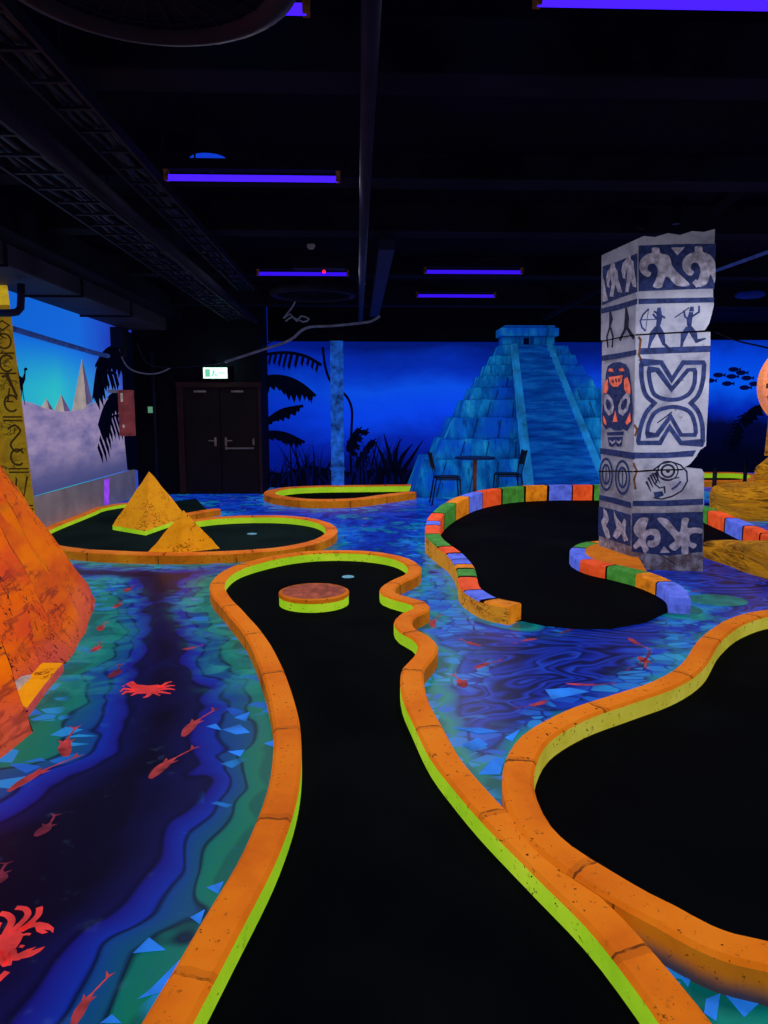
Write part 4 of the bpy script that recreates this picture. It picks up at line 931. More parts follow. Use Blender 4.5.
loft(mb, densify([((5.22, 10.6, 0), sv, 0.3, 0.0, 0.36), ((5.3, 10.6, 0), sv, 0.5, 0.0, 0.48), ((5.6, 10.6, 0), sv, 0.6, 0.0, 0.52), ((6.6, 10.7, 0), sv, 0.7, 0.0, 0.55), ((7.4, 10.7, 0), sv, 0.5, 0.0, 0.4)]), 0, 28, 0.045, 1.7, 8, 0.6)
mb.build('rock_base', 'statue', sta, True)
mb = MB(); loft(mb, densify([((5.86, 10.8, 0), sv, 0.08, 0.52, 0.66), ((5.93, 10.8, 0), sv, 0.2, 0.46, 0.78), ((6.15, 10.8, 0), sv, 0.32, 0.42, 0.95), ((6.5, 10.8, 0), sv, 0.36, 0.45, 1.15), ((7.0, 10.8, 0), sv, 0.25, 0.45, 0.9)], 4), 0, 24, 0.03, 2, 5, 0.9)
mb.build('round_boulder', 'statue', sta, True)
mb = MB(); mb.tube([(6.35, 10.9, 0.9), (6.35, 10.95, 1.9)], [0.3, 0.24], 14); mb.build('stem', 'statue', sta, True)
mb = MB(); dc = Vector((6.42, 10.75, 1.93)); Rd = 0.60
def dpt_(r, a, y): return (dc.x + r * math.cos(a), dc.y + y, dc.z + r * math.sin(a))
rows = [[dpt_(r, 2 * PI * k / 48, y) for k in range(48)] for r, y in ((0.001, -0.05), (0.18, -0.06), (0.2, -0.085), (0.24, -0.085), (0.26, -0.05), (0.42, -0.05), (0.44, -0.08), (0.5, -0.08), (0.52, -0.05), (Rd - 0.02, -0.05), (Rd, -0.02), (Rd, 0.14), (0.001, 0.15))]
mb.grid(rows, 0, True)
for k in range(20):
    a = 2 * PI * k / 20
    mb.face([dpt_(0.28, a + .1, -0.056), dpt_(0.40, a, -0.056), dpt_(0.28, a - .1, -0.056)], 1); mb.face([dpt_(0.53, a + .09, -0.056), dpt_(0.57, a + .09, -0.056), dpt_(0.57, a - .03, -0.056), dpt_(0.53, a - .03, -0.056)], 1)
mb.build('sun_stone', ['sundisc', 'rust'], sta, False)
# slim posts by the distant hole
def post(p, label):
    mb = MB(); mb.tube([(p[0], p[1], 0.0), (p[0], p[1], 0.62)], 0.035, 10); mb.lathe([(0.0005, 0.0), (0.14, 0.0), (0.13, 0.02), (0.0005, 0.03)], (p[0], p[1], 0), 18)
    o = mb.build('slim_post', 'black_metal', None, True); return tag(o, label, 'post', 'slim dark posts before the distant hole')
for q, lb in zip([(5.903,12.179),(7.413,14.076)], ('slim dark post right beside the stone pillar, before distant lime kerb', 'slim dark post next to golden statue, before distant lime kerb')): post(q, lb)

# ================================================================== room shell
# floor with its painted marks
xs = np.arange(-4.15, XR + 0.06, 0.06); ys = np.arange(0.0, YR + 0.06, 0.06)
gx, gy = np.meshgrid(xs, ys); pts = np.stack([gx.ravel(), gy.ravel()], 1)
dist = np.full(len(pts), 9.0)
for L in SHORE:
    a = np.array(L); 
    step = max(1, int(0.05 / max(1e-3, np.mean(np.linalg.norm(np.diff(a, axis=0), axis=1)))))
    a = a[::step] if len(a) > 40 else a
    for p, q in zip(a[:-1], a[1:]):
        lo = np.minimum(p, q) - 1.4; hi = np.maximum(p, q) + 1.4
        idx = np.where((pts[:, 0] > lo[0]) & (pts[:, 0] < hi[0]) & (pts[:, 1] > lo[1]) & (pts[:, 1] < hi[1]))[0]
        if len(idx) == 0: continue
        d = q - p; l2 = max(float(d @ d), 1e-9); t = np.clip(((pts[idx] - p) @ d) / l2, 0, 1)
        dist[idx] = np.minimum(dist[idx], np.linalg.norm(pts[idx] - (p + t[:, None] * d), axis=1))
dist = np.clip(dist - 0.08, 0, 1.3)
nx, ny = len(xs), len(ys)
mb = MB(); mb.v = [(float(p[0]), float(p[1]), 0.0) for p in pts]
for j in range(ny - 1):
    for i in range(nx - 1): mb.f.append([j * nx + i, j * nx + i + 1, (j + 1) * nx + i + 1, (j + 1) * nx + i]); mb.m.append(0); mb.uv.append(None)
n_grid = len(mb.v)
def fm(x, y, off): return (x, y, 0.0025 + off)
def fish(h, tl, wd, mi=1, bend=0.12):
    wd *= 0.62
    h, tl = Vector(h), Vector(tl); ax = tl - h; L = ax.length; ax.normalize(); nr = Vector((-ax.y, ax.x)); up = []; dn = []
    for k in range(11):
        s = k / 10; r = wd * (math.sin(PI * min(1, s * 1.25 + 0.12)) if s < 0.72 else 0.18 + 0.0 * s) * (1 if s < 0.72 else 1)
        r = max(r, wd * 0.14); c = h + ax * L * s * 0.86 + nr * bend * L * math.sin(PI * s)
        up.append(c + nr * r * 0.5); dn.append(c - nr * r * 0.5)
    mb.face([fm(p.x, p.y, 0) for p in up + dn[::-1]], mi)
    c = h + ax * L * 0.84; e1 = tl + nr * wd * 0.55; e2 = tl - nr * wd * 0.45; n_ = h + ax * L * 0.93
    mb.face([fm(c.x, c.y, 0.0004), fm(e1.x, e1.y, 0.0004), fm(n_.x, n_.y, 0.0004), fm(e2.x, e2.y, 0.0004)], mi)
    f = h + ax * L * 0.38 + nr * bend * L
    for sg in (-1, 1): mb.face([fm(*(f + nr * sg * wd * .3), 0.0008), fm(*(f + ax * L * .16 + nr * sg * wd * .65), 0.0008), fm(*(f + ax * L * .12 + nr * sg * wd * .3), 0.0008)], mi)
koi = [([(-0.864,3.527),(-0.764,3.883)], 0.09, 1), ([(-0.911,3.108),(-0.774,3.425)], 0.09, 1), ([(-1.477,3.016),(-1.293,3.359)], 0.08, 1), ([(-1.356,3.331),(-1.437,3.676)], 0.10, 1), ([(-1.218,2.673),(-1.203,2.834)], 0.08, 2), ([(-1.227,2.391),(-1.254,2.517)], 0.10, 2), ([(-0.751,1.778),(-0.711,1.972)], 0.05, 1),
       ([(-1.764,4.854),(-1.777,5.068)], 0.09, 1), ([(-1.488,4.361),(-1.499,4.61)], 0.10, 2), ([(-1.872,5.33),(-1.897,5.561)], 0.09, 1), ([(-1.973,5.964),(-1.986,6.186)], 0.09, 1), ([(-2.039,6.498),(-2.034,6.722)], 0.1, 1), ([(-1.179,4.875),(-1.053,4.977)], 0.06, 1),
       ([(0.829,4.89),(0.701,5.05)], 0.07, 1), ([(1.246,5.031),(1.055,4.925)], 0.06, 1), ([(0.718,4.441),(0.924,4.601)], 0.08, 1), ([(0.606,4.126),(0.565,4.358)], 0.11, 1), ([(1.036,3.918),(0.831,3.814)], 0.06, 1), ([(1.211,4.169),(1.509,4.158)], 0.05, 1), ([(1.897,5.031),(1.943,4.766)], 0.07, 1), ([(1.823,4.628),(1.776,4.404)], 0.1, 1), ([(0.546,5.32),(0.646,5.694)], 0.08, 1), ([(1.943,4.766),(1.633,4.355)], 0.03, 2), ([(1.438,5.141),(1.713,5.33)], 0.04, 2), ([(2.908,6.325),(3.188,6.388)], 0.04, 2)]
for (h, tl), wd, mi in koi: fish(h, tl, wd, mi, 0.06 * (1 if int(h[0] * 50) % 2 else -1))
# upper crab
def cs(p, w): stroke2(p, w, fm, mb, 3)
mb.face([fm(*p, 0) for p in [(-1.31,4.162),(-1.287,4.24),(-1.224,4.222),(-1.17,4.236),(-1.122,4.202),(-1.134,4.141),(-1.179,4.097),(-1.247,4.1)]], 3)
for p in ([(-1.296,4.193),(-1.356,4.258),(-1.365,4.211)], [(-1.284,4.208),(-1.342,4.29),(-1.35,4.258)], [(-1.293,4.162),(-1.349,4.179),(-1.358,4.134)], [(-1.278,4.131),(-1.324,4.132),(-1.332,4.088)], [(-1.257,4.115),(-1.277,4.071)], [(-1.146,4.188),(-1.126,4.266),(-1.101,4.282)], [(-1.137,4.172),(-1.102,4.218),(-1.068,4.216)], [(-1.133,4.156),(-1.091,4.17),(-1.053,4.153)], [(-1.142,4.126),(-1.098,4.109),(-1.061,4.093)], [(-1.179,4.097),(-1.184,4.053),(-1.202,4.039)], [(-1.16,4.112),(-1.115,4.065)]): cs(p, [0.028] + [0.022] * (len(p) - 2) + [0.010])
# lower crab
c2 = [(-1.132,2.125),(-1.126,2.143),(-1.101,2.135),(-1.077,2.149),(-1.052,2.152),(-1.03,2.136),(-1.026,2.103),(-1.027,2.07),(-1.038,2.057),(-1.067,2.072),(-1.089,2.065),(-1.12,2.088)]
mb.face([fm(*p, 0) for p in c2], 3)
def cs2(p, w): stroke2(catmull(p, False, 0.012), w, fm, mb, 3, off=0.0006)
cs2([(-1.087,2.138),(-1.095,2.2),(-1.124,2.229),(-1.148,2.235)], 0.022); cs2([(-1.075,2.145),(-1.059,2.191),(-1.056,2.226),(-1.079,2.256),(-1.109,2.261)], 0.020); cs2([(-1.051,2.148),(-1.029,2.193),(-1.023,2.229),(-1.035,2.262)], 0.020); cs2([(-1.047,2.152),(-1.035,2.17),(-1.013,2.181)], 0.026)
mb.face([fm(*p, 0.0009) for p in [(-1.02,2.185),(-1.004,2.19),(-0.974,2.181),(-0.948,2.16),(-0.942,2.137),(-0.956,2.15),(-0.979,2.155),(-0.959,2.141),(-0.973,2.134),(-0.996,2.146)]], 3)
cs2([(-1.033,2.064),(-1.013,2.035),(-0.997,2.038)], 0.024); mb.face([fm(*p, 0.0009) for p in [(-1.012,2.049),(-0.991,2.069),(-0.968,2.079),(-0.978,2.062),(-0.942,2.08),(-0.949,2.057),(-0.968,2.037),(-1.006,2.025),(-1.024,2.032)]], 3)
cs2([(-1.062,2.072),(-1.03,2.029),(-1.02,2.002)], 0.024); cs2([(-1.077,2.072),(-1.051,2.036),(-1.028,2.009)], 0.02); cs2([(-1.009,1.981),(-1.016,1.962),(-1.024,1.937)], 0.02); cs2([(-1.031,2.132),(-1.02,2.136),(-1.009,2.133)], 0.010); cs2([(-1.02,2.084),(-1.006,2.081)], 0.012); cs2([(-1.115,2.131),(-1.13,2.185),(-1.128,2.193)], 0.02)
# teal rings and dark creature on the floor
for p in ([(2.772,6.02),(3.249,6.036)], [(2.26,5.786),(2.744,5.739)]):
    c = ((p[0][0] + p[1][0]) / 2, (p[0][1] + p[1][1]) / 2); rx = abs(p[1][0] - p[0][0]) / 2
    for k, mi in ((1.0, 4), (0.72, 5)): mb.face([fm(c[0] + rx * k * math.cos(2 * PI * i / 28), c[1] + rx * k * 0.85 * math.sin(2 * PI * i / 28), 0.0004 * (2 - mi % 2)) for i in range(28)], mi)
M['teal'] = plain('teal_paint', (8, 108, 104), 0.6, 0.5, 0.2, 0.4, 5); M['teal2'] = plain('green_teal_paint', (12, 138, 104), 0.62, 0.5, 0.2, 0.4, 5)
M['wetstone'] = plain('bright_blue_chip_paint', (30, 118, 222), 0.66, 0.5, 0.2, 0.3, 5)
for p in ([(-0.672,2.042),(-0.643,2.109),(-0.577,2.052)], [(-0.538,2.196),(-0.498,2.233),(-0.5,2.162)], [(-0.517,2.345),(-0.463,2.376),(-0.47,2.307)], [(-0.609,1.866),(-0.583,1.901),(-0.527,2.013),(-0.522,1.899)], [(-0.683,1.788),(-0.661,1.817),(-0.625,1.786)], [(0.905,1.893),(0.935,1.888),(0.912,1.856)], [(1,1.838),(1.045,1.851),(1.093,1.803),(1.015,1.748)], [(0.942,1.812),(0.991,1.831),(0.935,1.738),(0.915,1.765)], [(-0.687,3.602),(-0.608,3.541),(-0.542,3.562),(-0.606,3.659)], [(-0.775,3.641),(-0.685,3.59),(-0.731,3.675)], [(-0.616,3.356),(-0.539,3.374),(-0.551,3.303)], [(-0.515,3.821),(-0.482,3.901),(-0.47,3.793)], [(-0.457,3.435),(-0.409,3.478),(-0.404,3.391)], [(-0.651,3.748),(-0.579,3.823),(-0.581,3.695)],
          [(0.492,3.391),(0.581,3.465),(0.617,3.387),(0.539,3.316)], [(0.522,3.094),(0.609,3.233),(0.674,3.26),(0.619,3.09)], [(0.469,3.585),(0.61,3.58),(0.702,3.53),(0.589,3.511)], [(1.065,4.079),(1.217,4.105),(1.313,4.04),(1.067,3.931)], [(0.713,3.461),(0.806,3.55),(0.739,3.416)]): mb.face([fm(*q, 0.0003) for q in p], 6)
me_f = mb.build('floor', ['floor', 'koi', 'koi_dim', 'crab', 'teal', 'teal2', 'wetstone'])
struct(me_f); me = me_f.data
nv = len(me.vertices)
def put(name, arr):
    a = me.attributes.new(name, 'FLOAT', 'POINT'); full = np.zeros(nv, dtype=np.float32); full[:min(n_grid, nv)] = arr[:min(n_grid, nv)]; a.data.foreach_set('value', full)
sm_ = lambda x, a, b: np.clip((x - a) / (b - a), 0, 1) ** 2 * (3 - 2 * np.clip((x - a) / (b - a), 0, 1))
put('shore', dist); put('far', sm_(pts[:, 1], 7.2, 10.5))
put('mist', sm_(pts[:, 1], 3.6, 4.8) * (1 - sm_(pts[:, 1], 7.4, 9.0)))
put('river', sm_(-pts[:, 0], -0.2, 0.35) * (1 - sm_(pts[:, 1], 8.2, 9.5)))

def wall(name, P, mats, extra=None):
    mb = MB(); mb.face(P)
    if extra: extra(mb)
    return struct(mb.build(name, mats))
# ---- back wall with jungle mural
def bw(x, z, off): return (x, YB - 0.006 - off, z)
def frond(mb, spine, mapf, mi, n, length, dirv, stem=0.03):
    sp = catmull(spine, False, 0.05)
    stroke2(sp, stem, mapf, mb, mi)
    m = len(sp)
    for k in range(n):
        a = sp[int(k * (m - 1) / n)]; b = sp[min(m - 1, int((k + 0.98) * (m - 1) / n))]; f = k / n
        ln = length * (0.55 + 0.6 * math.sin(PI * min(1, f * 0.9 + 0.12))) * (0.9 + 0.2 * math.sin(k * 7.3))
        q = (b[0] + dirv[0] * ln, b[1] + dirv[1] * ln)
        q2 = (a[0] + dirv[0] * ln * .72, a[1] + dirv[1] * ln * .72)
        mb.face([mapf(a[0], a[1], 0.001), mapf(b[0], b[1], 0.001), mapf(q[0], q[1], 0.001), mapf(q2[0], q2[1], 0.001)], mi)
def jungle(mb):
    for sp, n, ln in (([(-2.116,2.539),(-1.775,2.651),(-1.323,2.68),(-0.984,2.597),(-0.714,2.441)], 14, 0.30), ([(-2.014,2.091),(-1.784,2.215),(-1.416,2.204),(-1.106,2.064),(-0.835,1.833)], 13, 0.36), ([(-2.036,1.157),(-1.831,1.345),(-1.513,1.555),(-1.084,1.64)], 11, 0.24), ([(-2.039,1.014),(-1.808,1.116),(-1.465,1.093),(-1.066,0.909)], 11, 0.22)):
        frond(mb, sp, bw, 1, n, ln, (-0.25, -0.97), 0.06)
    rg = random.Random(3)
    x0, x1 = -2.2, 1.2
    for k in range(150):
        x = rg.uniform(x0, x1); h = rg.uniform(0.35, 1.05) * (0.8 + 0.35 * math.sin(x * 4.2)); lean = rg.uniform(-0.45, 0.45); w = rg.uniform(0.02, 0.05)
        pts = [(x + lean * (s / 5) ** 1.7, h * s / 5) for s in range(6)]
        stroke2(pts, [w, w, w * .9, w * .7, w * .45, w * .1], bw, mb, 1 if k % 3 else 2, off=0.001 + 0.00001 * k)
    mb.face([bw(-2.3, 0, 0.0004), bw(1.3, 0, 0.0004), bw(1.3, 0.32, 0.0004), bw(0.6, 0.42, 0.0004), bw(-0.1, 0.3, 0.0004), bw(-0.9, 0.44, 0.0004), bw(-1.6, 0.3, 0.0004), bw(-2.3, 0.4, 0.0004)], 1)
    # vine round the column and leafy sprigs
    stroke2(catmull([(-0.683,2.791),(-0.64,2.428),(-0.555,2.163),(-0.422,1.997),(-0.22,1.83),(-0.12,1.595),(-0.123,1.19),(-0.146,0.714),(-0.129,0.164)], False, 0.06), 0.05, bw, mb, 1, off=0.002)
    for sp in ([(-0.126,0.645),(0.013,0.986),(0.218,1.19)], [(-0.194,0.714),(-0.055,1.054),(0.082,1.224)], [(0.01,0.371),(0.183,0.782),(0.368,0.986)]):
        frond(mb, sp, bw, 1, 8, 0.12, (0.8, -0.5)); frond(mb, sp, bw, 1, 8, 0.12, (-0.7, 0.3))
    for sp in ([(0.697,0.3),(0.628,0.712),(0.525,1.088)], [(0.732,0.3),(0.765,0.712),(0.867,0.985)], [(0.766,0.23),(0.903,0.643),(1.108,0.882)], [(0.835,0.23),(1.075,0.574),(1.314,0.95)], [(0.628,0.231),(0.491,0.644),(0.388,0.849)]): stroke2(sp, [0.11, 0.07, 0.015], bw, mb, 1, off=0.003)
wall('wall_back', [(-1.78, YB, 0), (6.3, YB, 0), (6.3, YB, ZC), (-1.78, YB, ZC)], ['mural_back', 'silhouette', 'silhouette_blue'], jungle)
mb = MB(); mb.box((2.3, YB - 0.06, 3.26), (8.1, 0.1, 0.72)); struct(mb.build('trim_1', 'black'))
# door wall stands forward of the mural
mb = MB(); mb.face([(XL, YD, 0), (-1.78, YD, 0), (-1.78, YD, ZC), (XL, YD, ZC)]); mb.face([(-1.78, YD, 0), (-1.78, YB, 0), (-1.78, YB, ZC), (-1.78, YD, ZC)]); struct(mb.build('wall_door', 'black'))
# right hand alcove
def reef(mb):
    def rw(x, z, off): return (x, YR - 0.006 - off, z)
    for p in [(8.848,2.399),(9.22,2.535),(9.415,2.456),(9.081,2.192),(9.527,2.096),(9.181,2.365),(9.561,2.329),(9.762,2.187),(8.637,2.265)]:
        s = 0.11 if p[1] > 2.0 else 0.085
        mb.face([rw(p[0] + s * 1.2 * math.cos(2 * PI * i / 16), p[1] + s * 0.55 * math.sin(2 * PI * i / 16), 0) for i in range(16)], 2); mb.face([rw(p[0] + s * 1.0, p[1], 0.001), rw(p[0] + s * 1.7, p[1] + s * .5, 0.001), rw(p[0] + s * 1.7, p[1] - s * .5, 0.001)], 2)
    frond(mb, [(9.21,0.612),(9.426,1.181),(9.751,1.598),(10.071,1.696)], rw, 1, 10, 0.35, (0.5, -0.8)); frond(mb, [(9.21,0.612),(9.38,1.107),(9.581,1.5)], rw, 1, 9, 0.3, (-0.8, -0.3))
wall('wall_alcove', [(6.3, YR, 0), (XR + 0.3, YR, 0), (XR + 0.3, YR, ZC), (6.3, YR, ZC)], ['mural_reef', 'silhouette', 'silhouette_blue'], reef)
mb = MB(); mb.box((8.85, YR - 0.05, 3.43), (4.8, 0.08, 0.38)); struct(mb.build('trim_2', 'black'))
mb = MB(); mb.face([(6.3, YB, 0), (6.3, YR, 0), (6.3, YR, ZC), (6.3, YB, ZC)]); struct(mb.build('wall_return', 'mural_reef'))
mb = MB(); mb.face([(XR, 0, 0), (XR, YR, 0), (XR, YR, ZC), (XR, 0, ZC)]); struct(mb.build('wall_right', 'black'))
# ---- left wall with desert mural
def lw(y, z, off): return (XL + 0.006 + off, y, z)
def desert(mb):
    e = [(8.623,1.754),(9.102,1.704),(9.419,1.684),(9.642,1.667),(10.088,1.599),(10.582,1.551),(10.946,1.557),(11.344,1.614),(11.996,1.692),(12.472,1.744),(13.264,1.838),(13.91,1.904)]
    lowy = [(13.693,0.506),(9.467,0.496),(8.434,0.484)]
    mb.face([lw(*p, 0.0005) for p in e + lowy], 1)
    tall = [(11.513,2.328),(11.026,1.585),(11.505,1.599),(11.772,1.675)]
    mb.face([lw(*p, 0.001) for p in [(11.513,2.328),(11.002,1.556),(11.503,1.584),(11.825,1.736)]], 2); mb.face([lw(*p, 0.0013) for p in [(11.513,2.328),(11.596,1.644),(11.862,1.691)]], 3)
    mb.face([lw(*p, 0.001) for p in [(10.635,1.791),(10.378,1.572),(10.651,1.544),(10.946,1.557)]], 2); mb.face([lw(*p, 0.0013) for p in [(10.635,1.791),(10.724,1.551),(10.946,1.557)]], 3)
    mb.face([lw(*p, 0.001) for p in [(10.138,1.723),(9.964,1.612),(10.15,1.586),(10.345,1.572)]], 2); mb.face([lw(*p, 0.0013) for p in [(10.138,1.723),(10.198,1.586),(10.345,1.572)]], 3)
    # camel
    mb.face([lw(*p, 0.0015) for p in [(9.266,2.068),(9.325,2.136),(9.354,2.073),(9.381,1.987),(9.458,1.969),(9.517,2.026),(9.515,2.081),(9.569,2.097),(9.618,2.082),(9.605,2.063),(9.562,2.057),(9.536,1.95),(9.453,1.869),(9.391,1.857),(9.346,1.888)]], 4)
    for p in ([(9.364,1.878),(9.361,1.79),(9.355,1.681)], [(9.434,1.88),(9.44,1.781),(9.479,1.633)], [(9.403,1.868),(9.4,1.78),(9.374,1.677)]): stroke2(p, [0.05, 0.025, 0.02], lw, mb, 4, off=0.0015)
    # palm fronds at the far end
    for sp, n, ln, dr in (([(13.211,2.668),(12.534,2.497),(12.149,2.216),(11.878,1.731)], 10, 0.62, (0.72, -0.55)), ([(13.279,1.825),(12.793,1.816),(12.356,1.62),(12.009,1.302)], 10, 0.62, (0.55, -0.65)), ([(13.33,1.496),(12.74,1.471),(12.259,1.272),(11.937,0.94)], 10, 0.66, (0.55, -0.65)), ([(13.604,2.606),(12.911,2.584),(12.442,2.462),(12.07,2.24)], 8, 0.5, (0.35, -0.85)), ([(13.13,2.144),(12.757,2.188),(12.384,2.084),(12.134,1.848)], 8, 0.42, (0.5, -0.7))):
        frond(mb, sp, lw, 4, n, ln, dr, 0.05)
    e_ = [(13.436,2.596),(13.365,1.042),(13.455,0.507)]
    mb.face([lw(p[0], p[1], 0.0018) for p in e_] + [lw(YD, 0.45, 0.0018), lw(YD, 2.95, 0.0018), lw(e_[0][0], 2.95, 0.0018)], 4)
wall('wall_left', [(XL, 0, 0), (XL, 0, ZC), (XL, YD, ZC), (XL, YD, 0)], ['mural_sky', 'mural_sand', 'pyr_paint', 'pyr_paint_dark', 'silhouette', 'silhouette_blue'], desert)
mb = MB(); mb.box((XL + 0.02, 11.2, 0.245), (0.04, 5.2, 0.49)); mb.build; w_ = mb
yv = [(12.106,0.458),(12.351,0.467),(12.286,0.048),(12.045,0.062)]
mb.face([(XL + 0.043, p[0], max(p[1], 0.02)) for p in yv], 1)  # upright violet stripe on the grey-white panel
struct(mb.build('baseboard_left', ['wainscot', 'violet']))
# ceiling
mb = MB(); mb.face([(XL - 0.1, 0, ZC), (XR + 0.3, 0, ZC), (XR + 0.3, YR + 0.1, ZC), (XL - 0.1, YR + 0.1, ZC)][::-1]); struct(mb.build('ceiling', 'ceiling'))
for k, (y, z, h) in enumerate(((4.35, 3.34, 0.28), (6.45, 3.42, 0.20), (7.9, 3.34, 0.28), (10.6, 3.38, 0.24), (13.0, 3.3, 0.32))):
    mb = MB(); mb.box(((XL + XR) / 2, y, z + h / 2), (XR - XL, 0.3, h)); struct(mb.build('trim_%d' % (k + 3), 'beam', None, bevel=0.01))

# ---- exit doors
dx0, dx1, dzt = -3.2, -1.83, 1.97
dr = bpy.data.objects.new('door_1', None); C.objects.link(dr); dr.location = ((dx0 + dx1) / 2, YD, 0); struct(dr); dr['label'] = 'dark double exit doors with dull red frame'
mb = MB(); fw = 0.11
mb.box((dx0 - fw / 2, YD - 0.05, dzt / 2), (fw, 0.1, dzt)); mb.box((dx1 + 0.02, YD - 0.05, dzt / 2), (0.05, 0.1, dzt)); mb.box(((dx0 + dx1) / 2 - 0.03, YD - 0.05, dzt + 0.05), (dx1 - dx0 + 0.18, 0.1, 0.1)); mb.build('door_frame', 'frame', dr, bevel=0.008)
mid = (dx0 + dx1) / 2 - 0.02
for x0, x1 in ((dx0 + 0.01, mid - 0.006), (mid + 0.006, dx1 - 0.01)):
    mb = MB(); mb.box(((x0 + x1) / 2, YD - 0.03, dzt / 2), (x1 - x0, 0.05, dzt - 0.02)); lf = mb.build('door_leaf', 'door', dr, bevel=0.006)
    mb = MB(); hx = x1 - 0.09 if x0 < mid - 0.1 else x0 + 0.09
    mb.box((hx, YD - 0.07, 0.98), (0.035, 0.03, 0.16)); mb.tube([(hx, YD - 0.1, 1.0), (hx + (-0.12 if x0 < mid - 0.1 else 0.12), YD - 0.1, 1.0)], 0.012, 8); mb.build('handle', 'steel', lf)
    mb = MB(); mb.box(((x0 + x1) / 2 - 0.02, YD - 0.075, 1.90), (0.22, 0.04, 0.035)); mb.build('closer', 'steel', lf)
    if x0 > mid: mb = MB(); mb.tube([(x0 + 0.1, YD - 0.11, 0.86), (x1 - 0.08, YD - 0.11, 0.86)], 0.016, 8); mb.box((x0 + 0.1, YD - 0.08, 0.86), (0.04, 0.06, 0.05)); mb.box((x1 - 0.09, YD - 0.08, 0.98), (0.03, 0.04, 0.12)); mb.build('push_bar', 'steel', lf)

# ---- exit sign
sg = thing('exit_sign', 'lit white and green emergency exit sign above the double doors', 'sign', (-2.42, 13.98, 2.1))
ex = [(-2.8,2.327),(-2.364,2.131)]; x0, x1, z0, z1 = ex[0][0], ex[1][0], ex[1][1], ex[0][1]
mb = MB(); mb.box(((x0 + x1) / 2, 13.99, (z0 + z1) / 2), (x1 - x0 + 0.02, 0.07, z1 - z0 + 0.02)); mb.tube([((x0 + x1) / 2, 14.0, z1), ((x0 + x1) / 2, 14.06, z1 + 0.12)], 0.015, 6); mb.build('sign_housing', 'black_metal', sg)
mb = MB(); Y_ = 13.952; mb.face([(x0, Y_, z0), (x1, Y_, z0), (x1, Y_, z1), (x0, Y_, z1)])
def em(x, z, off): return (x0 + (x1 - x0) * x, Y_ - 0.002 - off, z0 + (z1 - z0) * z)
for q in ([(.08, .15), (.28, .15), (.28, .85), (.08, .85)], [(.74, .45), (.94, .5), (.74, .55)]): mb.face([em(*p, 0) for p in q], 1)
stroke2([(.62, .5), (.90, .5)], 0.08, em, mb, 1)
stroke2([(.42, .8), (.46, .78)], [.09, .09], em, mb, 1); stroke2([(.44, .7), (.42, .45), (.36, .2)], 0.05, em, mb, 1); stroke2([(.42, .45), (.52, .35), (.54, .18)], 0.05, em, mb, 1); stroke2([(.36, .55), (.44, .65), (.54, .55)], 0.04, em, mb, 1)
mb.build('lit_face', ['exit', 'exit_green'], sg)
# small green sign and hose cabinet
q = [(-3.885,1.653),(-3.729,1.49)]; mb = MB(); mb.box(((q[0][0] + q[1][0]) / 2, 14.04, (q[0][1] + q[1][1]) / 2), (q[1][0] - q[0][0], 0.08, q[0][1] - q[1][1])); mb.face([(q[0][0] + 0.05, 13.997, q[1][1] + 0.02), (q[1][0] - 0.02, 13.997, q[1][1] + 0.02), (q[1][0] - 0.02, 13.997, q[0][1] - 0.03), (q[0][0] + 0.05, 13.997, q[0][1] - 0.03)], 1)
tag(mb.build('wall_sign', ['black_metal', 'smallsign']), 'small pale green sign on black wall left of the doors', 'sign')
hc = thing('hose_cabinet', 'dull red box mounted at the far end of the desert mural', 'cabinet', (-3.9, 13.2, 1.15))
mb = MB(); q = [(-3.916,1.891),(-3.699,1.14)]
mb.box(((q[0][0] + q[1][0]) / 2 - 0.01, 12.66, (q[0][1] + q[1][1]) / 2), (q[1][0] - q[0][0] + 0.02, 0.12, q[0][1] - q[1][1])); cb_ = mb.build('cabinet_body', 'redbox', hc, bevel=0.012)
mb = MB(); mb.box(((XL + q[0][0]) / 2 + 0.02, 12.66, q[0][1] - 0.02), (q[0][0] - XL + 0.06, 0.1, 0.05)); mb.build('wall_bracket', 'wainscot', hc)
mb = MB(); mb.box((q[1][0] - 0.17, 12.595, q[0][1] - 0.12), (0.035, 0.01, 0.14)); mb.build('white_tag', 'pale', cb_); mb = MB(); mb.box((q[1][0] - 0.16, 12.595, 1.3), (0.03, 0.01, 0.05)); mb.build('white_tag', 'pale', cb_)
# blue column
q = [(-0.518,2.786),(-0.272,0.07)]; mb = MB()
n = 24; rows = []
for i in range(n + 1):
    z = ZC * i / n; e = 0.008 * noise.noise(Vector((z * 6, 1, 2))); xa, xb = q[0][0] + e, q[1][0] - e
    rows.append([(xa, 14.6, z), (xb, 14.6, z), (xb, 14.85, z), (xa, 14.85, z)])
mb.grid(rows, lambda i, j: 1 if i >= 19 else 0, True); mb.box(((q[0][0] + q[1][0]) / 2, 14.72, 0.42), (q[1][0] - q[0][0] + 0.03, 0.28, 0.03)); tag(mb.build('support_column', ['column', 'black']), 'square blue painted column standing before the jungle mural', 'column')

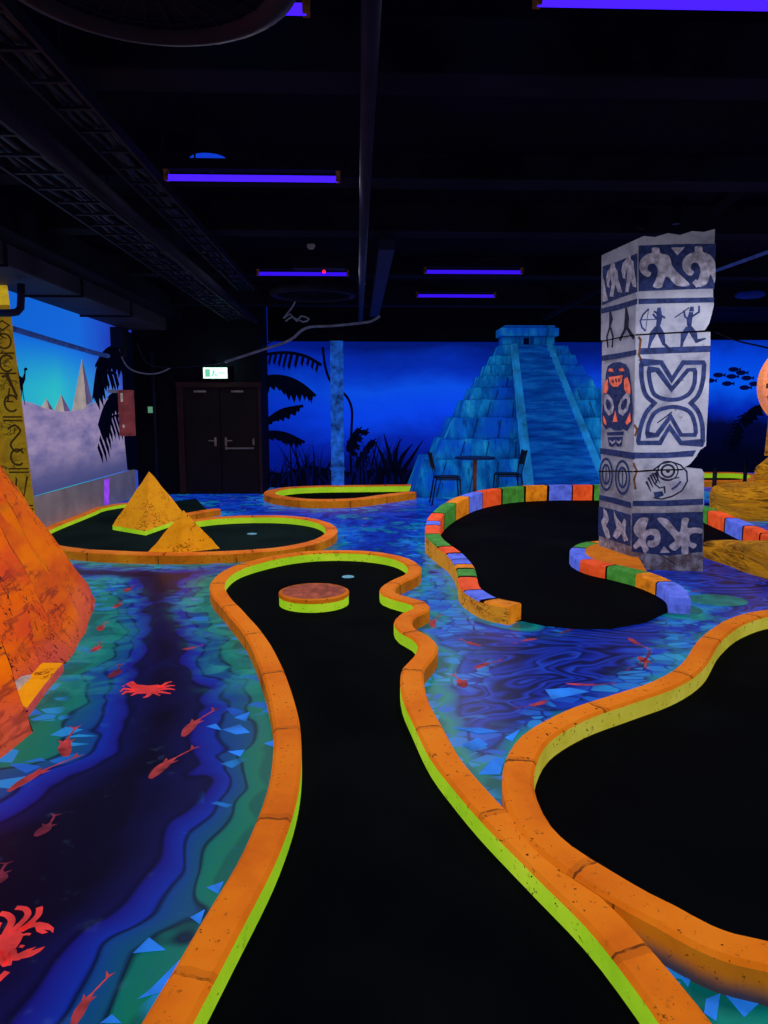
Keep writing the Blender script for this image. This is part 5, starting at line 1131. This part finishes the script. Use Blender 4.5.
# ================================================================== ceiling services
GT = 'violet tube lights on the ceiling'
def tube_light(x0, x1, y, z, label, mat='uv'):
    o = thing('tube_light', label, 'light', ((x0 + x1) / 2, y, z), GT)
    mb = MB(); mb.box(((x0 + x1) / 2, y, z + 0.085), (x1 - x0 + 0.06, 0.09, 0.07)); mb.tube([(x0 + .2, y, z + .1), (x0 + .2, y, ZC)], 0.008, 6); mb.tube([(x1 - .2, y, z + .1), (x1 - .2, y, ZC)], 0.008, 6); mb.build('housing', 'beam', o, bevel=0.006)
    mb = MB(); mb.tube([(x0, y, z), (x1, y, z)], 0.022, 12); tb = mb.build('tube', mat, o, True)
    for x in (x0, x1): mb = MB(); mb.box((x, y, z + 0.02), (0.03, 0.05, 0.08)); mb.build('end_cap', 'rust', tb)
    return o
tube_light(-1.33, -0.13, 5.58, 3.2, 'violet tube light in front row, with blue dome behind it')
tube_light(0.72, 1.92, 3.2, 3.2, 'violet tube light at the top right corner, nearest one')
tube_light(-1.12, -0.20, 3.3, 3.2, 'violet tube light half hidden behind the round ceiling drum')
tube_light(-1.19, -0.11, 9.38, 3.2, 'violet tube light next to the small red lamp', 'uv_dim')
tube_light(0.81, 1.96, 9.18, 3.2, 'violet tube light over the temple, nearer of the pair', 'uv_dim')
tube_light(0.865, 1.99, 11.1, 3.2, 'violet tube light over the temple, farther of the pair', 'uv_dim')
tube_light(-1.13, -0.05, 11.5, 3.24, 'violet tube light partly hidden by the far round drum', 'uv_dim')
# round drums
def drum(loc, R, label):
    o = thing('ceiling_drum', label, 'ceiling drum', loc, 'round drums on the ceiling'); x, y, z = loc
    mb = MB(); mb.lathe([(R - 0.10, 0.03), (R - 0.06, 0.0), (R - 0.02, 0.01), (R, 0.06), (R - 0.02, 0.12), (R - 0.08, 0.15), (R - 0.10, 0.3)], (x, y, z), 56); mb.build('rim', 'tray', o, True)
    mb = MB(); mb.lathe([(0.001, 0.05), (0.2, 0.045), (R - 0.09, 0.04)], (x, y, z), 56)
    for k in range(28):
        a = 2 * PI * k / 28; mb.tube([(x + 0.1 * math.cos(a), y + 0.1 * math.sin(a), z + 0.035), (x + (R - 0.1) * math.cos(a), y + (R - 0.1) * math.sin(a), z + 0.03)], 0.006, 5)
    for rr in (0.2, 0.35, 0.5): 
        if rr < R - 0.1: mb.tube([(x + rr * math.cos(2 * PI * k / 32), y + rr * math.sin(2 * PI * k / 32), z + 0.03) for k in range(33)], 0.006, 5)
    mb.build('grille', 'beam', o)
    mb = MB(); mb.tube([(x, y, z + 0.06), (x, y, ZC)], 0.14, 16); mb.build('stem', 'beam', o)
    return o
dq = [(-0.833,3.461)][0]
drum((-0.65, 2.5, 2.9), 0.5, 'large round dark grille drum hanging at the top left corner')
drum((-0.62, 11.0, 3.16), 0.62, 'far round dark grille drum below the violet tubes')
# blue lit dome
mb = MB(); q = [(-1.102,5.95,3.373)][0]; mb.lathe([(0.13, 0.07), (0.15, 0.05), (0.15, 0.03), (0.12, 0.008), (0.001, 0.0)], q, 28); mb.lathe([(0.13, 0.07), (0.10, 0.072), (0.10, ZC - q[2])], q, 28, 1)
tag(mb.build('dome_light', ['bluedome', 'beam'], None, True), 'small round blue dome glowing behind the front violet tube', 'light')
mb = MB(); q = [(6.132,11.851)][0]; mb.lathe([(0.19, 0.08), (0.22, 0.05), (0.22, 0.03), (0.17, 0.008), (0.001, 0.0)], (q[0], q[1], 3.3), 28); mb.lathe([(0.19, 0.08), (0.14, 0.082), (0.14, 0.31)], (q[0], q[1], 3.3), 28, 1)
tag(mb.build('dome_light', [plain('dim_blue_dome', (6, 18, 90), 0.5), 'beam'], None, True), 'faint blue dome on the ceiling right of the stone pillar', 'light')
# detector, projector box with red lamp
mb = MB(); q = [(-0.523,8.931)][0]; mb.lathe([(0.045, 0.05), (0.05, 0.03), (0.03, 0.0), (0.001, 0.0)], (q[0], q[1], 3.4), 20); mb.lathe([(0.045, 0.05), (0.02, 0.055), (0.02, 0.22)], (q[0], q[1], 3.4), 12, 1); tag(mb.build('smoke_detector', [plain('dim_white', (96, 92, 110), 0.2), 'beam'], None, True), 'tiny pale smoke detector above the red lamp', 'detector')
bx2 = thing('ceiling_device', 'small dark ceiling box showing a red lamp beside violet tube', 'device', (-0.42, 9.1, 3.2))
mb = MB(); mb.box((-0.44, 9.1, 3.24), (0.62, 0.16, 0.07)); mb.tube([(-0.6, 9.1, 3.27), (-0.6, 9.1, ZC)], 0.01, 6); dbx = mb.build('device_box', 'tray', bx2, bevel=0.01)
mb = MB(); q = [(-0.381,3.164)][0]; mb.lathe([(0.001, -0.02), (0.016, -0.012), (0.02, 0), (0.016, 0.012), (0.001, 0.02)], (q[0], 9.005, q[1]), 12); mb.build('red_lamp', 'led', dbx, True)
# big duct along the left wall
dk = thing('air_duct', 'wide dark grey boxed duct running along the left wall ceiling', 'duct', (-3.7, 8, 2.95))
mb = MB(); mb.box((-3.70, 7.1, 3.2), (0.72, 13.0, 0.5)); mb.build('duct_body', 'duct', dk, bevel=0.015)
for y in (3.5, 5.5, 7.5, 9.5, 11.5): mb = MB(); mb.box((-3.70, y, 3.2), (0.76, 0.05, 0.54)); mb.build('flange', 'beam', dk)
mb = MB(); mb.box((-3.2, 7.0, 3.3), (0.28, 13.2, 0.3)); tag(mb.build('cable_trunking', 'beam', None, bevel=0.01), 'square black trunking alongside the wide duct', 'trunking')
# cable trays
def tray(x, z, y0, y1, w, label):
    o = thing('cable_tray', label, 'cable tray', (x, y0, z), 'cable trays on the ceiling')
    mb = MB()
    for s in (-1, 1): mb.box((x + s * w / 2, (y0 + y1) / 2, z + 0.03), (0.02, y1 - y0, 0.07))
    k = y0 + 0.2
    while k < y1: mb.box((x, k, z + 0.01), (w, 0.03, 0.015)); k += 0.35
    ld = mb.build('ladder', 'tray', o)
    for dxx, rr in ((-0.3, 0.022), (-0.1, 0.016), (0.12, 0.026), (0.32, 0.018)):
        mb = MB(); mb.tube([(x + dxx * w + 0.02 * math.sin(i * 1.7 + dxx * 9), y0 + (y1 - y0) * i / 24, z + 0.045 + 0.012 * math.sin(i * 2.3 + dxx * 5)) for i in range(25)], rr, 6); mb.build('cable', 'black_metal', o, True)
    for k in range(int(y0) + 1, int(y1), 2):
        for s in (-1, 1): mb = MB(); mb.tube([(x + s * w * 0.5, k, z), (x + s * w * 0.5, k, ZC)], 0.008, 5); mb.build('hanger_rod', 'tray', ld)
    return o
tray(-2.05, 3.1, 1.5, 13.4, 0.36, 'wide cable tray running away at upper left')
tray(-1.56, 3.24, 1.5, 11.0, 0.22, 'narrow cable tray right of the wide tray')
mb = MB(); mb.tube([(-1.7, 2.0, 3.08), (-1.72, 6.0, 3.06), (-1.7, 13.0, 3.05)], 0.045, 10); tag(mb.build('conduit_pipe', 'beam', None, True), 'dark conduit between the two cable trays', 'pipe')
# straight pipes toward the back
mb = MB(); mb.tube([(0.06, 1.5, 3.12), (0.06, 13.6, 3.12)], 0.04, 12)
for y in (3.4, 6.2, 9.0, 12.0): mb.tube([(0.06, y, 3.12), (0.06, y, ZC)], 0.008, 5)
tag(mb.build('ceiling_pipe', 'pipe', None, True), 'straight dull pipe running down the middle of the ceiling', 'pipe')
mb = MB(); mb.box((0.30, 10.6, 3.22), (0.16, 5.6, 0.1)); mb.tube([(0.3, 9, 3.26), (0.3, 9, ZC)], 0.01, 5)
tag(mb.build('flat_duct', 'pipe', None, bevel=0.01), 'flat blue grey duct right beside the middle ceiling pipe', 'duct')
mb = MB(); mb.tube([(3.197,13,3.117),(3.873,10.5,3.497),(3.445,6.5,3.574)], 0.05, 8); tag(mb.build('slanting_pipe', 'beam', None, True), 'dark pipe slanting across ceiling behind stone pillar', 'pipe')
mb = MB(); mb.tube([(4.924,10.6,3.468),(4.709,9.4,3.378),(4.527,8,3.298)], 0.022, 8); tag(mb.build('conduit_pipe', plain('blue_conduit', (50, 66, 140), 0.3), None, True), 'thin pale blue conduit on the ceiling right of the stone pillar', 'pipe')
# pipes on the left wall
mb = MB(); mb.tube([(XL + 0.10, p[0], p[1]) for p in [(8.662,2.51),(9.001,2.513),(10.132,2.477),(11.816,2.43),(12.418,2.426)]], 0.035, 10); tag(mb.build('wall_pipe', plain('blue_grey_pipe', (44, 72, 150), 0.35), None, True), 'blue grey pipe along the top of the desert mural', 'pipe')
mb = MB(); mb.tube([(-3.866,8.3,2.596),(-3.678,8.3,2.597),(-3.613,8.32,2.61),(-3.582,8.34,2.654),(-3.574,8.35,2.759),(-3.569,8.36,2.905)], 0.04, 10); tag(mb.build('elbow_pipe', 'pipe', None, True), 'bent dark pipe crossing the top of the yellow obelisk', 'pipe')
mb = MB(); mb.tube([(-3.72, 14.0, 0.0), (-3.72, 14.0, 2.6)], 0.03, 8); tag(mb.build('drop_pipe', 'pipe', None, True), 'thin upright pipe on black wall left of the doors', 'pipe')
mb = MB(); q = [(-4.272,12.9,2.751)][0]; mb.box((-3.95, 12.9, 2.75), (0.22, 0.3, 0.34)); mb.box((-3.9, 12.9, 2.52), (0.08, 0.12, 0.14)); tag(mb.build('junction_box', 'black_metal', None, bevel=0.01), 'black junction box at the top far corner of the desert mural', 'box')
# loose cables
def cable(px, r, label, m='cable'):
    mb = MB(); mb.tube(catmull(px, False, 0.08), r, 6); return tag(mb.build('loose_cable', m, None, True), label, 'cable')
cable([(-2.34,13.6,2.405),(-1.635,13.2,2.585),(-1.135,13,2.737),(-0.85,12.8,2.915),(-0.451,12.8,2.949),(-0.086,12.8,2.983),(0.247,12.8,3.033),(0.38,12.8,3.115)], 0.022, 'pale grey cable looping below the ceiling near the blue column')
cable([(-4.01,13,2.695),(-3.987,13.2,2.378),(-3.911,13.5,2.241),(-3.69,13.7,2.198),(-3.528,13.9,2.243),(-3.406,14,2.319)], 0.014, 'thin grey cable sagging left of the exit sign')
cable([(-3.769,13.2,2.713),(-3.697,13.5,2.396),(-3.534,13.8,2.326),(-2.843,13.9,2.351),(-2.074,13.6,2.492),(-1.409,13.2,2.754)], 0.012, 'thin dark cable running across above the exit doors', 'pipe')
cable([(5.679,12,2.794),(6.01,12,2.671),(6.34,12,2.594),(6.915,12,2.517),(7.868,12,2.833),(7.855,12,4.815)], 0.014, 'black cable drooping across the reef mural at right', 'black_metal')
cable([(-0.936,12,3.824),(-0.945,12,3.256),(-1.135,12,2.984),(-1.05,12.1,3.057),(-0.939,12.05,2.944),(-0.871,12,3.015),(-0.748,12,2.97),(-0.835,11.9,2.913),(-1.007,11.95,2.993),(-1.096,11.9,2.927)], 0.013, 'crumpled pale cable bundle hanging below the far drum')
# ================================================================== light
w = bpy.data.worlds.new('dark'); sc.world = w; w.use_nodes = True
w.node_tree.nodes['Background'].inputs[0].default_value = (0.10, 0.10, 0.5, 1); w.node_tree.nodes['Background'].inputs[1].default_value = 0.05
def area(loc, rot, sx_, sy_, col, e):
    l = bpy.data.lights.new('lamp', 'AREA'); l.shape = 'RECTANGLE'; l.size = sx_; l.size_y = sy_; l.color = col; l.energy = e
    o = bpy.data.objects.new('lamp', l); C.objects.link(o); o.location = loc; o.rotation_euler = rot; return o
for x, y in ((-0.7, 5.58), (1.3, 3.2), (-0.7, 9.3), (1.4, 9.2), (1.4, 11.1), (5.0, 6.0), (5.5, 10.0), (-0.4, 1.2)):  # added whitish fill lights, with no fixtures of their own in the room
    area((x, y, 3.16), (0, 0, 0), 1.1, 0.05, (0.86, 0.82, 1.0), 26)
def spot(loc, tgt, e, ang, col, r=0.05):
    l = bpy.data.lights.new('spot', 'SPOT'); l.energy = e; l.spot_size = math.radians(ang); l.spot_blend = 0.8; l.color = col; l.shadow_soft_size = r
    o = bpy.data.objects.new('spot', l); C.objects.link(o); o.location = loc
    o.rotation_euler = (Vector(tgt) - Vector(loc)).to_track_quat('-Z', 'Y').to_euler(); return o
spot((2.9, 3.2, 3.2), (3.18, 7.2, 1.8), 560, 33, (0.86, 0.9, 1.0))  # added light aimed at the pillar, no fixture behind it

def glow(loc, col, e):
    l = bpy.data.lights.new('sign_glow', 'POINT'); l.energy = e; l.color = col; l.shadow_soft_size = 0.0; o = bpy.data.objects.new('sign_glow', l); C.objects.link(o); o.location = loc
glow((-2.42, 13.85, 2.32), (0.5, 1.0, 0.85), 2.0)
